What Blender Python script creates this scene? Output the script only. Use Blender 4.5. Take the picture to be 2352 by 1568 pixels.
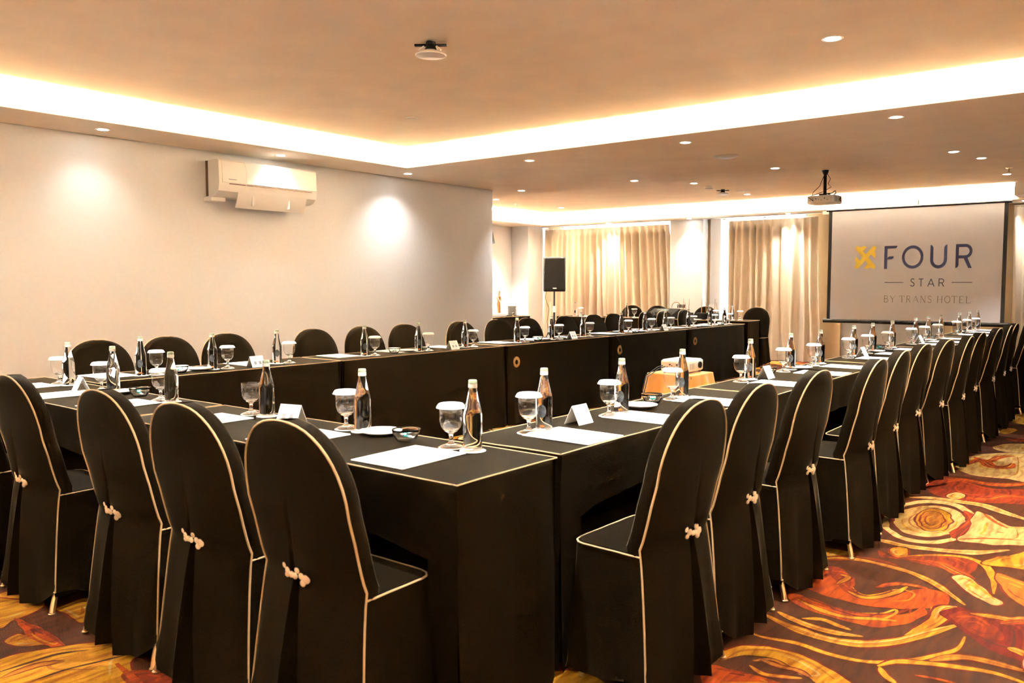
import bpy, bmesh, math, random
from mathutils import Vector, Matrix, noise
PI = math.pi
# ---------------------------------------------------------------- clean start
for o in list(bpy.data.objects): bpy.data.objects.remove(o)
sc = bpy.context.scene
col = sc.collection
# ---------------------------------------------------------------- camera
cam_d = bpy.data.cameras.new('camera'); cam = bpy.data.objects.new('camera', cam_d); col.objects.link(cam)
YAW = math.radians(38.365); PITCH = math.radians(3.88)
cam.location = (0, 0, 1.31)
cam.rotation_euler = (PI/2-PITCH, 0, YAW)
cam_d.sensor_width = 36; cam_d.lens = 36*1917/2352
cam_d.clip_start = .05; cam_d.clip_end = 60
cam_d.dof.use_dof = True; cam_d.dof.focus_distance = 6.0; cam_d.dof.aperture_fstop = 5.0
sc.camera = cam
# ---------------------------------------------------------------- world, exposure
w = bpy.data.worlds.new('world'); sc.world = w; w.use_nodes = True
bg = w.node_tree.nodes['Background']; bg.inputs[0].default_value = (.85, .92, 1, 1); bg.inputs[1].default_value = 4.0
vs = sc.view_settings
vs.view_transform = 'Standard'; vs.look = 'None'; vs.gamma = 1; vs.use_curve_mapping = False
vs.exposure = 2.30
# ---------------------------------------------------------------- lights
SOFF = 2.5      # soffit height
UP = 2.66       # ceiling height inside the near tray
UP2 = 2.70      # and inside the far tray
COVE = (1, .965, .92); SPOTC = (1, .97, .94)
def area(x0, y0, x1, y1, z, power, wid=.05, up=True, tilt=(0, 0)):
    d = bpy.data.lights.new('cove_strip', 'AREA'); d.shape = 'RECTANGLE'
    L = math.hypot(x1-x0, y1-y0); d.size = L; d.size_y = wid
    d.energy = power*L; d.color = COVE; d.spread = math.radians(170)
    o = bpy.data.objects.new('cove_strip', d); col.objects.link(o)
    o.location = ((x0+x1)/2, (y0+y1)/2, z)
    zdir = Vector((tilt[0], tilt[1], 1 if up else -1)).normalized()
    xdir = Vector((x1-x0, y1-y0, 0)).normalized()
    zl = -zdir; yl = zl.cross(xdir).normalized(); xl = yl.cross(zl)
    o.rotation_euler = Matrix((xl, yl, zl)).transposed().to_euler()
P1 = 94
area(-6.29, -2.2, -6.29, 6.2, SOFF+.03, P1, tilt=(.35, 0))
area(-6.2, 6.19, 1.6, 6.19, SOFF+.03, P1*1.1, tilt=(0, -.35))
area(1.69, -2.2, 1.69, 6.2, SOFF+.03, P1*.35, tilt=(-.35, 0))
area(-6.2, -2.29, 1.6, -2.29, SOFF+.03, P1*.35, tilt=(0, .35))
area(-10.04, 8.9, -10.04, 13.6, SOFF+.03, P1*1.6, tilt=(.9, 0))
area(-9.95, 13.69, -1.80, 13.69, SOFF+.03, P1*1.4, tilt=(0, -.9))
def spot(x, y, z, power, ang=88, blend=1.0, tilt=(0, 0), r=.03):
    d = bpy.data.lights.new('downlight_lamp', 'SPOT'); d.energy = power; d.color = SPOTC
    d.spot_size = math.radians(ang); d.spot_blend = blend; d.shadow_soft_size = r
    o = bpy.data.objects.new('downlight_lamp', d); col.objects.link(o); o.location = (x, y, z)
    o.rotation_euler = Vector((tilt[0], tilt[1], -1)).to_track_quat('-Z', 'Y').to_euler()
# every downlight: x, y, height, watts, extra tilt, where it is (for its label)
DOWN = [
 (-6.50, 3.15, SOFF, 5, (-.02, 0), 'over the blank left wall, nearest the left edge of the room'),
 (-6.50, 4.78, SOFF, 10, (-.02, 0), 'directly above the air conditioner on the left wall'),
 (-6.50, 6.41, SOFF, 15, (-.02, 0), 'right beside the glowing corner of the ceiling recess'),
 (-6.53, 8.44, SOFF, 24, (0, 0), 'above the far end of the left wall'),
 (-4.90, 6.46, SOFF, 70, (0, 0), 'first right of the recess corner on the near soffit row'),
 (-3.26, 6.46, SOFF, 60, (0, 0), 'second right of the recess corner on the near soffit row'),
 (-1.60, 6.42, SOFF, 90, (0, 0), 'third right of the recess corner on the near soffit row'),
 (-4.90, 8.45, SOFF, 70, (0, 0), 'left of the round ceiling speaker on the far soffit row'),
 (-3.25, 8.44, SOFF, 50, (0, 0), 'right of the round ceiling speaker on the far soffit row'),
 (-1.60, 8.40, SOFF, 90, (0, 0), 'rightmost on the far soffit row above the screen'),
 (-1.53, 4.77, UP, 150, (0, 0), 'large and bright, alone in the near recessed ceiling'),
 (-8.74, 10.62, UP2, 80, (0, 0), 'in the far recess beside the left wall edge'),
 (-8.74, 12.48, UP2, 80, (0, 0), 'in the far recess above the loudspeaker'),
 (-5.23, 10.63, UP2, 80, (0, 0), 'in the far recess left of the smoke detector'),
 (-5.21, 12.41, UP2, 120, (0, 0), 'in the far recess between smoke detector and hanging projector'),
 (-1.72, 10.49, UP2, 80, (0, 0), 'in the far recess before the ceiling sprinkler by the screen'),
 (-1.71, 12.20, UP2, 140, (0, 0), 'in the far recess just under the sprinkler by the screen'),
 (-5.10, 13.86, SOFF, 42, (0, .1), 'close to the top of the right curtain'),
 (-6.90, 13.86, SOFF, 24, (0, .1), 'close to the top of the white pillar between curtains'),
 (-8.60, 13.86, SOFF, 44, (0, .1), 'close to the top of the left curtain'),
 (-1.70, 13.86, SOFF, 26, (0, .1), 'above the curtain right of the screen'),
]
for x, y, z, p, tl, lb in DOWN:
    spot(x, y, z-.012, p, tilt=tl, ang=122 if (x < -6 and y < 8.2) else 88, r=.05)
# other downlights outside the frame; unseen tray spots added to brighten the tables
for x, y, z, p in ((-6.5, 1.5, SOFF, 12), (-6.5, -.1, SOFF, 12), (.05, 6.45, SOFF, 34), (.05, 8.44, SOFF, 34), (-1.9, 1.95, UP, 150), (-4.4, 1.95, UP, 120), (-1.53, 3.35, UP, 110), (-5.0, 3.3, UP, 70), (1.9, 3.2, SOFF, 34), (-10.3, 12.6, SOFF, 110), (-10.3, 11.5, SOFF, 110)):
    spot(x, y, z-.012, p, ang=122 if (x == -6.5) else 88)

# ---------------------------------------------------------------- helpers
class MB:
    def __init__(s): s.v = []; s.f = []
    def add(s, vs_, fs):
        n = len(s.v); s.v += [tuple(q) for q in vs_]; s.f += [tuple(i+n for i in q) for q in fs]; return s
    def box(s, x0, y0, z0, x1, y1, z1):
        x0, x1 = min(x0, x1), max(x0, x1); y0, y1 = min(y0, y1), max(y0, y1); z0, z1 = min(z0, z1), max(z0, z1)
        v = [(x0,y0,z0),(x1,y0,z0),(x1,y1,z0),(x0,y1,z0),(x0,y0,z1),(x1,y0,z1),(x1,y1,z1),(x0,y1,z1)]
        return s.add(v, [(0,3,2,1),(4,5,6,7),(0,1,5,4),(1,2,6,5),(2,3,7,6),(3,0,4,7)])
    def rbox(s, x0, y0, z0, x1, y1, z1, r=.01, seg=3):
        # box with rounded vertical corners and a small chamfer at top and bottom
        pts = []
        for cx_, cy_, a0 in ((x1-r, y1-r, 0), (x0+r, y1-r, PI/2), (x0+r, y0+r, PI), (x1-r, y0+r, 1.5*PI)):
            for k in range(seg+1):
                a = a0+k/seg*PI/2; pts.append((cx_+r*math.cos(a), cy_+r*math.sin(a)))
        n = len(pts); mx, my = (x0+x1)/2, (y0+y1)/2; c = min(r*.5, (z1-z0)*.2)
        sx = 1-c/((x1-x0)/2); sy = 1-c/((y1-y0)/2)
        rings = [(z0, sx, sy), (z0+c, 1, 1), (z1-c, 1, 1), (z1, sx, sy)]
        v = [(mx+(p[0]-mx)*a, my+(p[1]-my)*b, z) for z, a, b in rings for p in pts]
        f = [(k*n+i, k*n+(i+1) % n, (k+1)*n+(i+1) % n, (k+1)*n+i) for k in range(3) for i in range(n)]
        f += [tuple(range(n))[::-1], tuple(3*n+i for i in range(n))]
        return s.add(v, f)
    def lathe(s, prof, seg=16, c=(0, 0, 0), closed=False):
        n = len(prof); v = []
        for k in range(seg):
            a = 2*PI*k/seg
            v += [(c[0]+r*math.cos(a), c[1]+r*math.sin(a), c[2]+z) for r, z in prof]
        f = []
        m = n if closed else n-1
        for k in range(seg):
            k2 = (k+1) % seg
            for i in range(m):
                j = (i+1) % n
                f.append((k*n+i, k2*n+i, k2*n+j, k*n+j))
        return s.add(v, f)
    def tube(s, path, r, seg=6, cap=True):
        path = [Vector(p) for p in path]; n = len(path); v = []
        rr = r if isinstance(r, (list, tuple)) else [r]*n
        up = Vector((0, 0, 1))
        t0 = (path[1]-path[0]).normalized()
        a = t0.cross(up)
        if a.length < .1: a = t0.cross(Vector((1, 0, 0)))
        a.normalize()
        for i, p in enumerate(path):
            t = (path[min(i+1, n-1)]-path[max(i-1, 0)])
            if t.length < 1e-9: t = t0
            t.normalize(); a = a-t*a.dot(t)
            if a.length < 1e-6: a = t.orthogonal()
            a.normalize(); b = t.cross(a)
            v += [p+a*rr[i]*math.cos(2*PI*k/seg)+b*rr[i]*math.sin(2*PI*k/seg) for k in range(seg)]
        f = [(i*seg+k, i*seg+(k+1) % seg, (i+1)*seg+(k+1) % seg, (i+1)*seg+k) for i in range(n-1) for k in range(seg)]
        if cap: f += [tuple(range(seg))[::-1], tuple((n-1)*seg+k for k in range(seg))]
        return s.add(v, f)
    def ball(s, c, r, seg=8, rings=5):
        if not isinstance(r, (tuple, list)): r = (r, r, r)
        v = [(c[0], c[1], c[2]+r[2])]
        for i in range(1, rings):
            p = PI*i/rings
            v += [(c[0]+r[0]*math.sin(p)*math.cos(2*PI*k/seg), c[1]+r[1]*math.sin(p)*math.sin(2*PI*k/seg), c[2]+r[2]*math.cos(p)) for k in range(seg)]
        v.append((c[0], c[1], c[2]-r[2])); L = len(v)-1
        f = [(0, 1+k, 1+(k+1) % seg) for k in range(seg)]
        for i in range(rings-2):
            f += [(1+i*seg+k, 1+(i+1)*seg+k, 1+(i+1)*seg+(k+1) % seg, 1+i*seg+(k+1) % seg) for k in range(seg)]
        b = 1+(rings-2)*seg
        f += [(b+k, L, b+(k+1) % seg) for k in range(seg)]
        return s.add(v, f)
    def grid(s, rows, closed=False):
        n = len(rows[0]); v = [p for r in rows for p in r]
        f = [(i*n+j, i*n+(j+1) % n, (i+1)*n+(j+1) % n, (i+1)*n+j) for i in range(len(rows)-1) for j in range(n if closed else n-1)]
        return s.add(v, f)
    def prism(s, poly, z0, z1):
        n = len(poly)
        v = [(x, y, z0) for x, y in poly]+[(x, y, z1) for x, y in poly]
        return s.add(v, [tuple(range(n))[::-1], tuple(range(n, 2*n))]+[(i, (i+1) % n, n+(i+1) % n, n+i) for i in range(n)])
    def build(s, name, mat=None, parent=None, smooth=False, merge=0, sharp=None):
        me = bpy.data.meshes.new(name)
        bm = bmesh.new(); vv = [bm.verts.new(p) for p in s.v]
        for q in s.f:
            try: bm.faces.new([vv[i] for i in q])
            except ValueError: pass
        if merge: bmesh.ops.remove_doubles(bm, verts=bm.verts, dist=merge)
        bmesh.ops.recalc_face_normals(bm, faces=bm.faces)
        bm.to_mesh(me); bm.free()
        if smooth:
            me.polygons.foreach_set('use_smooth', [True]*len(me.polygons))
            try: me.set_sharp_from_angle(angle=math.radians(sharp or 50))
            except Exception: pass
        if mat: me.materials.append(mat)
        o = bpy.data.objects.new(name, me); col.objects.link(o)
        if parent: o.parent = parent
        return o
def tag(o, label=None, cat=None, group=None, kind=None):
    if label: o['label'] = label
    if cat: o['category'] = cat
    if group: o['group'] = group
    if kind: o['kind'] = kind
    return o
def thing(name, label, cat, loc=(0, 0, 0), rz=0, group=None):
    o = bpy.data.objects.new(name, None); col.objects.link(o); o.empty_display_size = .1
    o.location = loc; o.rotation_euler = (0, 0, rz)
    return tag(o, label, cat, group)
def kids(o): return [c for c in bpy.data.objects if c.parent == o]
KC = {}
def dup(root, loc, rz, label, group=None):
    if root.name not in KC: KC[root.name] = [(c, kids(c)) for c in kids(root)]
    r = root.copy(); col.objects.link(r); r.location = loc; r.rotation_euler = (0, 0, rz); r['label'] = label
    if group: r['group'] = group
    for c, gs in KC[root.name]:
        d = c.copy(); col.objects.link(d); d.parent = r
        for g in gs:
            e = g.copy(); col.objects.link(e); e.parent = d
    return r
ORD = 'first second third fourth fifth sixth seventh eighth ninth tenth eleventh twelfth thirteenth fourteenth fifteenth'.split()

# ---------------------------------------------------------------- materials
def lin(r, g, b): return tuple(((c/255+.055)/1.055)**2.4 if c > 10 else c/255/12.92 for c in (r, g, b))+(1,)
def mat(name, c, rough=.6, metal=0, bump=0, scale=40, var=0, coat=0, sheen=0, spec=.5, emit=None, estr=0, stretch=None, c2=None):
    m = bpy.data.materials.new(name); m.use_nodes = True; nt = m.node_tree; b = nt.nodes['Principled BSDF']
    b.inputs['Base Color'].default_value = c if len(c) == 4 else tuple(c)+(1,)
    b.inputs['Roughness'].default_value = rough; b.inputs['Metallic'].default_value = metal
    b.inputs['Specular IOR Level'].default_value = spec
    if coat: b.inputs['Coat Weight'].default_value = coat
    if sheen: b.inputs['Sheen Weight'].default_value = sheen; b.inputs['Sheen Roughness'].default_value = .5
    if emit: b.inputs['Emission Color'].default_value = emit; b.inputs['Emission Strength'].default_value = estr
    if bump or var or c2:
        tc = nt.nodes.new('ShaderNodeTexCoord'); mp = nt.nodes.new('ShaderNodeMapping')
        nt.links.new(tc.outputs['Object'], mp.inputs[0])
        if stretch: mp.inputs['Scale'].default_value = stretch
        n = nt.nodes.new('ShaderNodeTexNoise'); n.inputs['Scale'].default_value = scale; n.inputs['Detail'].default_value = 4
        nt.links.new(mp.outputs[0], n.inputs['Vector'])
        if var or c2:
            mx = nt.nodes.new('ShaderNodeMix'); mx.data_type = 'RGBA'
            c = tuple(c[:3]); d = tuple(c2[:3]) if c2 else tuple(q*(1-var) for q in c)
            mx.inputs[6].default_value = c+(1,); mx.inputs[7].default_value = d+(1,)
            mr = nt.nodes.new('ShaderNodeMapRange'); mr.inputs[1].default_value = .38; mr.inputs[2].default_value = .62
            nt.links.new(n.outputs['Fac'], mr.inputs[0]); nt.links.new(mr.outputs[0], mx.inputs[0])
            nt.links.new(mx.outputs[2], b.inputs['Base Color'])
        if bump:
            bp = nt.nodes.new('ShaderNodeBump'); bp.inputs['Strength'].default_value = bump; bp.inputs['Distance'].default_value = .004
            nt.links.new(n.outputs['Fac'], bp.inputs['Height']); nt.links.new(bp.outputs[0], b.inputs['Normal'])
    return m
def glass_mat(name, c=(1, 1, 1, 1), ior=1.45, rough=0):
    m = mat(name, c, rough); b = m.node_tree.nodes['Principled BSDF']
    b.inputs['Transmission Weight'].default_value = 1; b.inputs['IOR'].default_value = ior
    return m
M = {}
M['wall'] = mat('wall_paint', (.78, .79, .81, 1), .75, bump=.04, scale=30, var=.02)
M['ceil'] = mat('ceiling_paint', (.93, .80, .61, 1), .85, bump=.05, scale=3, var=.05)
M['backwall'] = mat('beige_wall_paint', (.55, .45, .33, 1), .8, var=.03, scale=5)
M['farwall'] = mat('tan_wall_paint', (.62, .45, .26, 1), .8, var=.03, scale=8)
M['greyshade'] = mat('grey_wall_shade', (.40, .38, .36, 1), .5, var=.05, scale=6)  # grey puts the shade on the far wall into the colour
M['trim'] = mat('white_trim', (.82, .78, .70, 1), .5)
M['cloth'] = mat('dark_brown_fabric', (.0058, .0034, .0010, 1), .9, bump=.16, scale=170, var=.62, spec=.02)
b_ = M['cloth'].node_tree.nodes['Principled BSDF']; b_.inputs['Sheen Weight'].default_value = .20; b_.inputs['Sheen Roughness'].default_value = .12; b_.inputs['Sheen Tint'].default_value = (1, .78, .52, 1)
M['pipe'] = mat('tan_piping', (.40, .26, .125, 1), .6, sheen=.2)
M['clasp'] = mat('cream_braid', (.80, .66, .50, 1), .7, bump=.5, scale=300)
M['emblem'] = mat('gold_embroidery', (.45, .27, .09, 1), .6, bump=.6, scale=500)
M['dark'] = mat('black_plastic', (.012, .011, .010, 1), .5, var=.2, scale=30, spec=.15)
M['grille'] = mat('black_grille', (.006, .005, .004, 1), .9, bump=.2, scale=500, spec=.02)
M['metal'] = mat('brass', (.80, .62, .40, 1), .3, 1)
M['paper'] = mat('white_paper', (.88, .86, .83, 1), .7, var=.02, scale=5)
M['print'] = mat('grey_print', (.30, .31, .33, 1), .7)
M['porc'] = mat('white_porcelain', (.86, .83, .78, 1), .2, coat=.3)
M['lidp'] = mat('white_paper_lid', (.9, .87, .83, 1), .6)
M['glass'] = glass_mat('clear_glass', (.98, .99, 1, 1), 1.45)
def thin_glass(name):
    # thin-walled clear glass: passes light straight through, reflects by Fresnel, a trace of haze
    m = bpy.data.materials.new(name); m.use_nodes = True; nt = m.node_tree; nt.nodes.clear(); N = nt.nodes.new; L = nt.links.new
    out = N('ShaderNodeOutputMaterial'); lw = N('ShaderNodeLayerWeight'); lw.inputs[0].default_value = .5; pw = N('ShaderNodeMath'); pw.operation = 'POWER'; pw.inputs[1].default_value = 3.0; fr = N('ShaderNodeMath'); fr.operation = 'MULTIPLY_ADD'; fr.inputs[1].default_value = .75; fr.inputs[2].default_value = .07; L(lw.outputs['Facing'], pw.inputs[0]); L(pw.outputs[0], fr.inputs[0])
    tr = N('ShaderNodeBsdfTransparent'); tr.inputs[0].default_value = (.985, .985, .985, 1)
    gl = N('ShaderNodeBsdfGlossy'); gl.inputs['Roughness'].default_value = .02
    df = N('ShaderNodeBsdfDiffuse'); df.inputs[0].default_value = (.85, .85, .85, 1)
    m1 = N('ShaderNodeMixShader'); m2 = N('ShaderNodeMixShader'); m1.inputs[0].default_value = .008
    L(tr.outputs[0], m1.inputs[1]); L(df.outputs[0], m1.inputs[2]); L(fr.outputs[0], m2.inputs[0]); L(m1.outputs[0], m2.inputs[1]); L(gl.outputs[0], m2.inputs[2]); L(m2.outputs[0], out.inputs[0])
    return m
M['thin'] = thin_glass('thin_clear_glass')
M['water'] = glass_mat('filled_bottle_glass', (.97, .99, 1, 1), 1.36)
M['cap'] = mat('pale_green_cap', (.22, .28, .21, 1), .35, .3)
M['collar'] = mat('white_collar_foil', (.62, .60, .57, 1), .35)
M['blueprint'] = mat('blue_bottle_print', lin(58, 66, 74), .5, var=.5, scale=60, c2=lin(30, 32, 36))
M['orangeprint'] = mat('orange_bottle_print', lin(225, 110, 40), .5)
M['teal'] = mat('teal_wrapper', lin(20, 140, 130), .3, coat=.5)
M['whitewrap'] = mat('white_wrapper', (.8, .85, .85, 1), .3)
M['pencil'] = mat('grey_pencil', (.55, .53, .52, 1), .4)
M['white_pl'] = mat('white_plastic', (.82, .80, .77, 1), .35)
M['gapshade'] = mat('brown_gap_shade', (.10, .05, .02, 1), .6)  # dark tone painted in for the shade inside the unit's gaps
M['screen'] = mat('projection_fabric', lin(212, 214, 220), .9, spec=.1)
M['navy'] = mat('navy_lettering', lin(24, 28, 72), .7)
M['navy2'] = mat('slate_lettering', lin(36, 44, 70), .7)
M['greyl'] = mat('grey_lettering', lin(128, 124, 118), .7)
M['yellow'] = mat('yellow_emblem', lin(238, 212, 78), .7)
M['curtain'] = mat('beige_satin_curtain', (.66, .545, .40, 1), .45, sheen=.3, bump=.1, scale=6, stretch=(12, 12, .6))
M['sheer'] = mat('white_sheer', (.9, .9, .88, 1), .8)
nt_ = M['sheer'].node_tree; tl_ = nt_.nodes.new('ShaderNodeBsdfTranslucent'); tl_.inputs[0].default_value = (.9, .92, .95, 1); mx_s = nt_.nodes.new('ShaderNodeMixShader'); mx_s.inputs[0].default_value = .6
nt_.links.new(nt_.nodes['Principled BSDF'].outputs[0], mx_s.inputs[1]); nt_.links.new(tl_.outputs[0], mx_s.inputs[2]); nt_.links.new(mx_s.outputs[0], nt_.nodes['Material Output'].inputs[0])
M['lamp'] = mat('lamp_diffuser', (1, 1, 1, 1), .5, emit=(1, .97, .92, 1), estr=12)
M['satin'] = mat('orange_satin', (.80, .36, .07, 1), .38, sheen=.4, var=.12, scale=9)
M['wood'] = mat('carved_wood', (.42, .16, .04, 1), .45, var=.5, scale=25)
M['wood2'] = mat('pale_carved_wood', (.80, .62, .38, 1), .5, var=.3, scale=25)
M['bamboo'] = mat('antenna_brown', (.30, .15, .05, 1), .5)
M['matte'] = mat('matte_black', (.008, .007, .006, 1), .9, var=.2, scale=20, spec=.02)
M['lcd'] = mat('grey_display', lin(52, 60, 60), .7, spec=.1)
M['table'] = mat('plywood_top', (.25, .17, .1, 1), .6)
# single pane glass that lets daylight in
M['pane'] = glass_mat('window_glass', (1, 1, 1, 1), 1.01)
CARP0 = {'brown': lin(86, 40, 6), 'gold': lin(222, 164, 40), 'ochre': lin(190, 120, 38), 'cream': lin(226, 192, 116), 'orange': lin(196, 84, 12), 'red': lin(150, 50, 10), 'darkred': lin(120, 22, 6)}
CARP20 = {'brown': lin(72, 30, 4), 'gold': lin(190, 114, 22), 'ochre': lin(160, 88, 24), 'cream': lin(205, 150, 84), 'orange': lin(150, 48, 6), 'red': lin(110, 30, 6), 'darkred': lin(92, 14, 5)}
CARP = {k: tuple(x*(.40 if k == 'brown' else .46) for x in v[:3])+(1,) for k, v in CARP0.items()}
CARP2 = {k: tuple(x*(.33 if k == 'brown' else .36) for x in v[:3])+(1,) for k, v in CARP20.items()}
def carpet_mat(c):
    m = mat('carpet_'+c, CARP[c], .95, bump=.6, scale=260, spec=.1)
    nt = m.node_tree; b = nt.nodes['Principled BSDF']
    tc = nt.nodes.new('ShaderNodeTexCoord')
    wn = nt.nodes.new('ShaderNodeTexNoise'); wn.inputs['Scale'].default_value = 2.5; wn.inputs['Detail'].default_value = 3
    n = nt.nodes.new('ShaderNodeTexNoise'); n.inputs['Scale'].default_value = 7; n.inputs['Detail'].default_value = 3
    mp = nt.nodes.new('ShaderNodeMapping'); mp.inputs['Scale'].default_value = (6, .8, 1); mp.inputs['Rotation'].default_value = (0, 0, .6)
    ad = nt.nodes.new('ShaderNodeVectorMath'); ad.operation = 'MULTIPLY_ADD'; ad.inputs[1].default_value = (.12, .12, .12)
    nt.links.new(tc.outputs['Object'], wn.inputs['Vector']); nt.links.new(wn.outputs['Color'], ad.inputs[0]); nt.links.new(tc.outputs['Object'], ad.inputs[2])
    nt.links.new(ad.outputs[0], mp.inputs[0]); nt.links.new(mp.outputs[0], n.inputs['Vector'])
    mr = nt.nodes.new('ShaderNodeMapRange'); mr.inputs[1].default_value = .40; mr.inputs[2].default_value = .66
    nt.links.new(n.outputs['Fac'], mr.inputs[0])
    mx = nt.nodes.new('ShaderNodeMix'); mx.data_type = 'RGBA'; mx.inputs[6].default_value = CARP[c]; mx.inputs[7].default_value = CARP2[c]
    nt.links.new(mr.outputs[0], mx.inputs[0])
    fn = nt.nodes.new('ShaderNodeTexNoise'); fn.inputs['Scale'].default_value = 330; fn.inputs['Detail'].default_value = 1
    nt.links.new(tc.outputs['Object'], fn.inputs['Vector'])
    m2 = nt.nodes.new('ShaderNodeMix'); m2.data_type = 'RGBA'; m2.blend_type = 'MULTIPLY'; m2.inputs[0].default_value = .35
    nt.links.new(mx.outputs[2], m2.inputs[6]); nt.links.new(fn.outputs['Fac'], m2.inputs[7])
    g = nt.nodes.new('ShaderNodeBrightContrast'); g.inputs['Bright'].default_value = .0
    nt.links.new(m2.outputs[2], b.inputs['Base Color'])
    return m
for c in CARP: M['carpet_'+c] = carpet_mat(c)

# ================================================================ ROOM SHELL
def struct(name, mb, m, parent=None, **k):
    o = mb.build(name, m, parent, **k)
    if not parent: o['kind'] = 'structure'
    return o
floor = struct('floor', MB().box(-11, -3, -.1, 2.2, 14.4, 0), M['carpet_brown'])
struct('wall_left', MB().box(-7.02, -3, 0, -6.8, 8.19, 2.5), M['wall'])
struct('wall_alcove', MB().box(-11, 7.9, 0, -7.02, 8.0, 2.5).box(-11, 8, 0, -10.73, 13.54, 2.5).box(-11, 13.54, 0, -10.3, 14.25, 2.5), M['wall'])
struct('wall_right', MB().box(2.2, -3, 0, 2.3, 14.4, 2.5), M['backwall'])
struct('wall_back', MB().box(-7, -3.1, 0, 2.3, -3, 2.5), M['backwall'])
wf = MB()
wf.box(-11, 14.25, 0, -10.0, 14.4, 2.5).box(-10.0, 14.25, 0, -7.42, 14.4, .5).box(-7.42, 14.25, 0, -6.44, 14.4, 2.5).box(-6.44, 14.25, 0, -4.9, 14.4, .5).box(-4.9, 14.25, 0, 2.3, 14.4, 2.5)
struct('wall_far', wf, M['farwall'])
struct('pillar', MB().box(-7.36, 14.02, 0, -6.70, 14.25, 2.5), M['wall'])
struct('trim_1', MB().box(-6.64, 14.2, 0, -6.44, 14.25, 2.5), M['wall'])
for n, (a, b) in enumerate(((-10.0, -7.42), (-6.44, -4.9))):
    fr = MB(); t = .05
    fr.box(a, 14.28, .5, a+t, 14.34, 2.5).box(b-t, 14.28, .5, b, 14.34, 2.5).box(a, 14.28, .5, b, 14.34, .55).box(a, 14.28, 2.485, b, 14.34, 2.5)
    k = 3 if n == 0 else 2
    for i in range(1, k): x = a+(b-a)*i/k; fr.box(x-t/2, 14.28, .5, x+t/2, 14.34, 2.5)
    W_ = struct('window_%d' % (n+1), fr, M['trim'])
    for i in range(k): MB().box(a+(b-a)*i/k+.02, 14.305, .52, a+(b-a)*(i+1)/k-.02, 14.315, 2.48).build('pane', M['pane'], W_)
d1 = struct('shade_panel_1', MB().box(-4.30, 14.2, 0, -2.75, 14.25, 2.15), M['greyshade'])  # added grey sheet imitating shaded wall below the screen, no real door
MB().box(-4.41, 14.17, 0, -4.30, 14.25, 2.22).box(-4.41, 14.17, 2.15, -2.64, 14.25, 2.22).box(-2.75, 14.17, 0, -2.64, 14.25, 2.22).build('panel_edge', M['farwall'], d1)  # tan edging added for the pale wall corner beside the grey sheet
# ceiling: flat soffit with two shallow recessed trays; upper ceiling inside each
O1 = (-6.2, -2.2, 1.6, 6.1); O2 = (-9.95, 8.8, .3, 13.6)
c = MB(); z0, z1 = SOFF, SOFF+.015
def slab(m, x0, y0, x1, y1): m.box(x0, y0, z0, x1, y1, z1)
slab(c, -11, -3.1, O1[0], 14.4); slab(c, O1[0], -3.1, 2.3, O1[1]); slab(c, O1[2], O1[1], 2.3, O1[3])
slab(c, O1[0], O1[3], 2.3, O2[1])
slab(c, O1[0], O2[3], 2.3, 14.4)
c.v = []; c.f = []
# (rebuilt as non-overlapping slabs around both openings)
for r_ in ((-11, -3.1, -6.2, 8.8), (-6.2, -3.1, 2.3, -2.2), (1.6, -2.2, 2.3, 6.1), (-6.2, 6.1, 2.3, 8.8), (-11, 8.8, -9.95, 13.6), (.3, 8.8, 2.3, 13.6), (-11, 13.6, 2.3, 14.4)):
    slab(c, *r_)
ceil = struct('ceiling', c, M['ceil'])
for (x0, y0, x1, y1), (ox0, oy0, ox1, oy1), UQ in ((O1, (-6.45, -2.45, 1.85, 6.35), UP), (O2, (-10.2, 8.8, .3, 13.85), UP2)):
    t = MB(); t.box(ox0, oy0, UQ, ox1, oy1, UQ+.05)
    for a in ((ox0-.03, oy0-.03, ox0, oy1+.03), (ox1, oy0-.03, ox1+.03, oy1+.03), (ox0, oy0-.03, ox1, oy0), (ox0, oy1, ox1, oy1+.03)):
        t.box(a[0], a[1], SOFF+.015, a[2], a[3], UQ+.05)
    t.build('recessed_ceiling', M['ceil'], ceil)
    e = .015; l = MB(); zt = SOFF+.072
    l.box(x0-e, y0-e, SOFF+.014, x0, y1+e, zt).box(x1, y0-e, SOFF+.014, x1+e, y1+e, zt).box(x0, y0-e, SOFF+.014, x1, y0, zt).box(x0, y1, SOFF+.014, x1, y1+e, zt)
    l.build('cove_lip', M['ceil'], ceil)
struct('trim_2', MB().box(-10.28, 13.96, 2.486, -4.6, 14.0, 2.5).box(-2.0, 13.96, 2.486, .5, 14.0, 2.5), M['trim'])
struct('trim_3', MB().box(-1.76, 13.25, SOFF+.03, .3, 13.85, UP2), M['trim'])
struct('baseboard_left', MB().box(-6.8, -3, 0, -6.785, 8.19, .09), M['trim'])

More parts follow.
